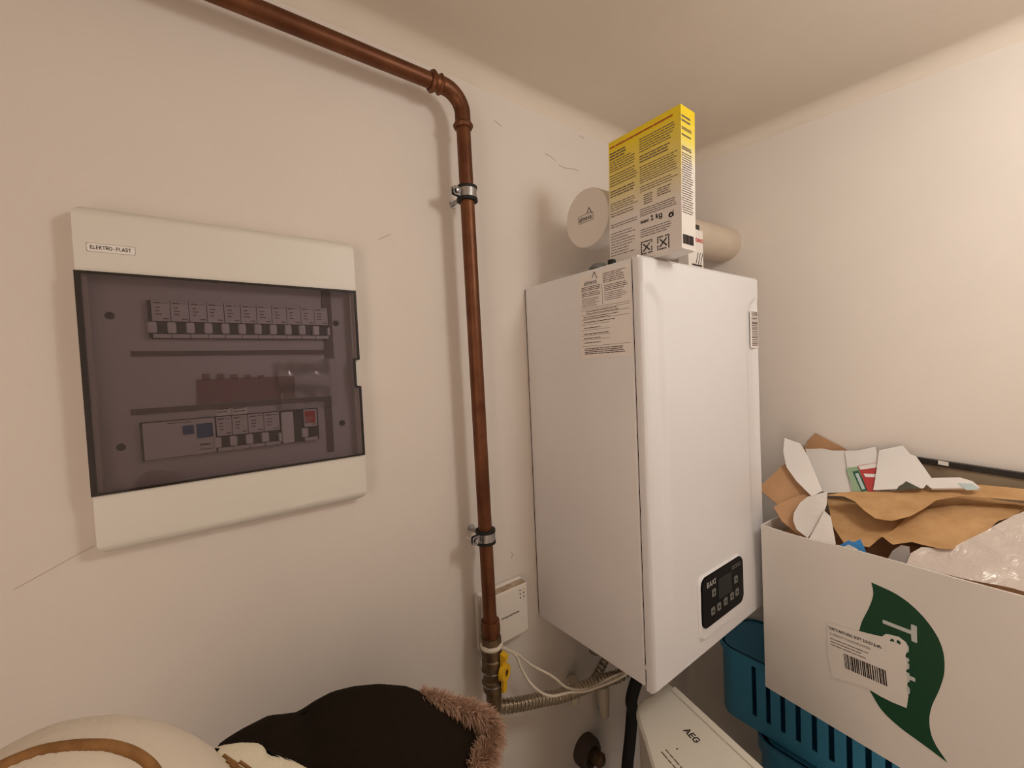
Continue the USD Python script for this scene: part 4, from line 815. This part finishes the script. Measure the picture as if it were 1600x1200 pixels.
# ------------------------------------------------------------------ clothes in the foreground
def outline(pix, y, low=()): return [tuple(at(px, py, 'y', y)[[0, 2]]) for px, py in pix] + list(low)
yj = -.185
mat('wicker', (224, 216, 206), .6)
ham = thing('clothes_chest', 'tall white clothes chest under the cream cushion', 'chest', (-.66, -.46, ZF))
obj('chest_body', rbox((-.85, -.62, ZF), (-.465, -.30, .135), .012), 'wicker', ham); obj('chest_lid', rbox((-.855, -.625, .133), (-.46, -.297, .152), .008), 'wicker', ham)
low = thing('low_chest', 'lower white chest against the wall under the black jacket', 'chest', (-.45, -.16, ZF))
obj('chest_body', rbox((-.66, -.29, ZF), (-.25, -.03, -.185), .012), 'wicker', low); obj('chest_lid', rbox((-.665, -.294, -.187), (-.245, -.026, -.168), .008), 'wicker', low)
J = [(340, 1172), (378, 1148), (425, 1124), (448, 1122), (470, 1119), (495, 1102), (525, 1086), (560, 1077), (600, 1073), (640, 1076), (675, 1089), (710, 1103), (745, 1113), (755, 1140), (752, 1165), (730, 1200)]
jk = thing('jacket', 'black jacket with brown fur hood trim heaped against the wall', 'jacket', (*at(560, 1150, 'y', yj)[:2], -.35))
obj('jacket_body', puff(outline(J, yj, [(-.265, -.10), (-.27, -.165), (-.60, -.165), (-.63, -.05), (-.60, .12)]), yj, .10, .06, .14, .009, .02, 14, 2), 'jacket_cloth', jk, smooth=True)
cen = smooth_path([at(px, py, 'y', y) for px, py, y in ((655, 1084, -.185), (690, 1096, -.195), (722, 1108, -.205), (748, 1118, -.215), (764, 1132, -.222), (767, 1150, -.232), (763, 1170, -.242), (750, 1192, -.250), (732, 1215, -.255))], 70)
obj('fur_base', tube(cen, np.interp(np.arange(len(cen)), [0, 10, 30, len(cen)], [.0015, .0035, .006, .0072]), 10), 'fur_brown', jk, smooth=60)
pts, wid, cnt = [], [], []
for i in range(2600):
    t = rnd.random() ** .9 * (len(cen) - 2); k = int(t); p = cen[k] + (cen[k + 1] - cen[k]) * (t - k); tg = cen[k + 1] - cen[k]; tg /= np.linalg.norm(tg)
    d = nrs.normal(size=3); d -= (d @ tg) * tg; d /= np.linalg.norm(d); f = t / len(cen); r0 = np.interp(f, [0, .15, .45, 1], [.001, .003, .0055, .0065])
    d = d + A_([.25, -.1, .25]) ; d /= np.linalg.norm(d)
    ln = (.007 + .007 * rnd.random()) * np.interp(f, [0, .2, 1], [.9, 1, 1.25]); cl = A_([math.sin(k * .9), math.cos(k * .7), math.sin(k * .5)]) * .4
    a0 = p + d * r0 * .8; dr2 = d + cl * .6 + tg * .5 * (rnd.random() - .2); dr2 /= np.linalg.norm(dr2)
    P4 = [a0 - d * .003, a0 + d * ln * .35, a0 + d * ln * .5 + dr2 * ln * .3, a0 + d * ln * .45 + dr2 * ln * .75 + A_([0, 0, -.003])]
    pts += [Gf.Vec3f(*map(float, q_ - base_of[str(jk.GetPath())])) for q_ in P4]; wid += [.0011, .0011, .0008, .0002]; cnt.append(4)
cv_ = UsdGeom.BasisCurves.Define(stage, pathname(jk, 'fur_trim')); cv_.CreateTypeAttr('linear'); cv_.CreatePointsAttr(pts); cv_.CreateWidthsAttr(wid); cv_.SetWidthsInterpolation('vertex'); cv_.CreateCurveVertexCountsAttr(cnt)
UsdShade.MaterialBindingAPI.Apply(cv_.GetPrim()).Bind(LOOKS['fur_brown']); tag(cv_.GetPrim(), 'brown shaggy fake fur edging', kind='stuff')

yh = -.40
Hh = [(-60, 1205), (-20, 1178), (30, 1152), (75, 1134), (120, 1124), (175, 1118), (225, 1121), (270, 1132), (310, 1149), (342, 1170), (366, 1200), (385, 1250)]
hat = thing('round_cushion', 'cream rounded cushion with a brown cord ring at the lower left', 'cushion', (*at(160, 1200, 'y', yh)[:2], 0.153))
Hh = [(px, py + 17) for px, py in Hh]
hm = puff(outline(Hh, yh, [(-.540, .24), (-.555, .185), (-.59, .155), (-.64, .153), (-.68, .18), (-.70, .235), (-.69, .30)]), yh, .055, .05, .07, .005); hb = obj('cushion_body', hm, 'cream_cloth', hat, smooth=True)
def hit(px, py):
    d = ray(px, py); loc, _, _ = hm.ray.intersects_location([CAM], [d]); return loc[np.argmin(np.linalg.norm(loc - CAM, axis=1))]
rp = [hit(px, py) for px, py in ((-40, 1224), (0, 1199), (50, 1178), (90, 1169), (130, 1165), (170, 1166), (205, 1176), (230, 1192), (245, 1212), (250, 1242))]
rr = smooth_path(rp, 90); obj('cord_ring', tube(rr, .0027, 10), 'brown_cord', hat, smooth=60)
yc_ = -.33
Cc = [(335, 1172), (352, 1167), (380, 1163), (405, 1164), (413, 1168), (419, 1180), (440, 1184), (460, 1191), (490, 1207), (520, 1240)]
bg = thing('cloth_bag', 'cream canvas bag top with brown cords between the cushion and the black jacket', 'bag', (*at(410, 1190, 'y', yc_)[:2], 0.153))
cm = puff(outline(Cc, yc_, [(-.478, .17), (-.49, .153), (-.58, .153), (-.59, .20)]), yc_, .02, .015, .03, .005, .012, 40, 4); obj('bag_body', cm, 'cream_collar', bg, smooth=True)
hm2 = hm; hm = cm
for k, (a_, b_) in enumerate((((349, 1180), (372, 1196)), ((354, 1188), (378, 1203)), ((360, 1195), (392, 1212)), ((374, 1190), (402, 1210)))):
    s_ = [hit(a_[0] + (b_[0] - a_[0]) * t, a_[1] + (b_[1] - a_[1]) * t) for t in np.linspace(0, 1, 5)]
    obj('cord', tube(s_, .0011, 8), 'brown_cord', bg, smooth=60)
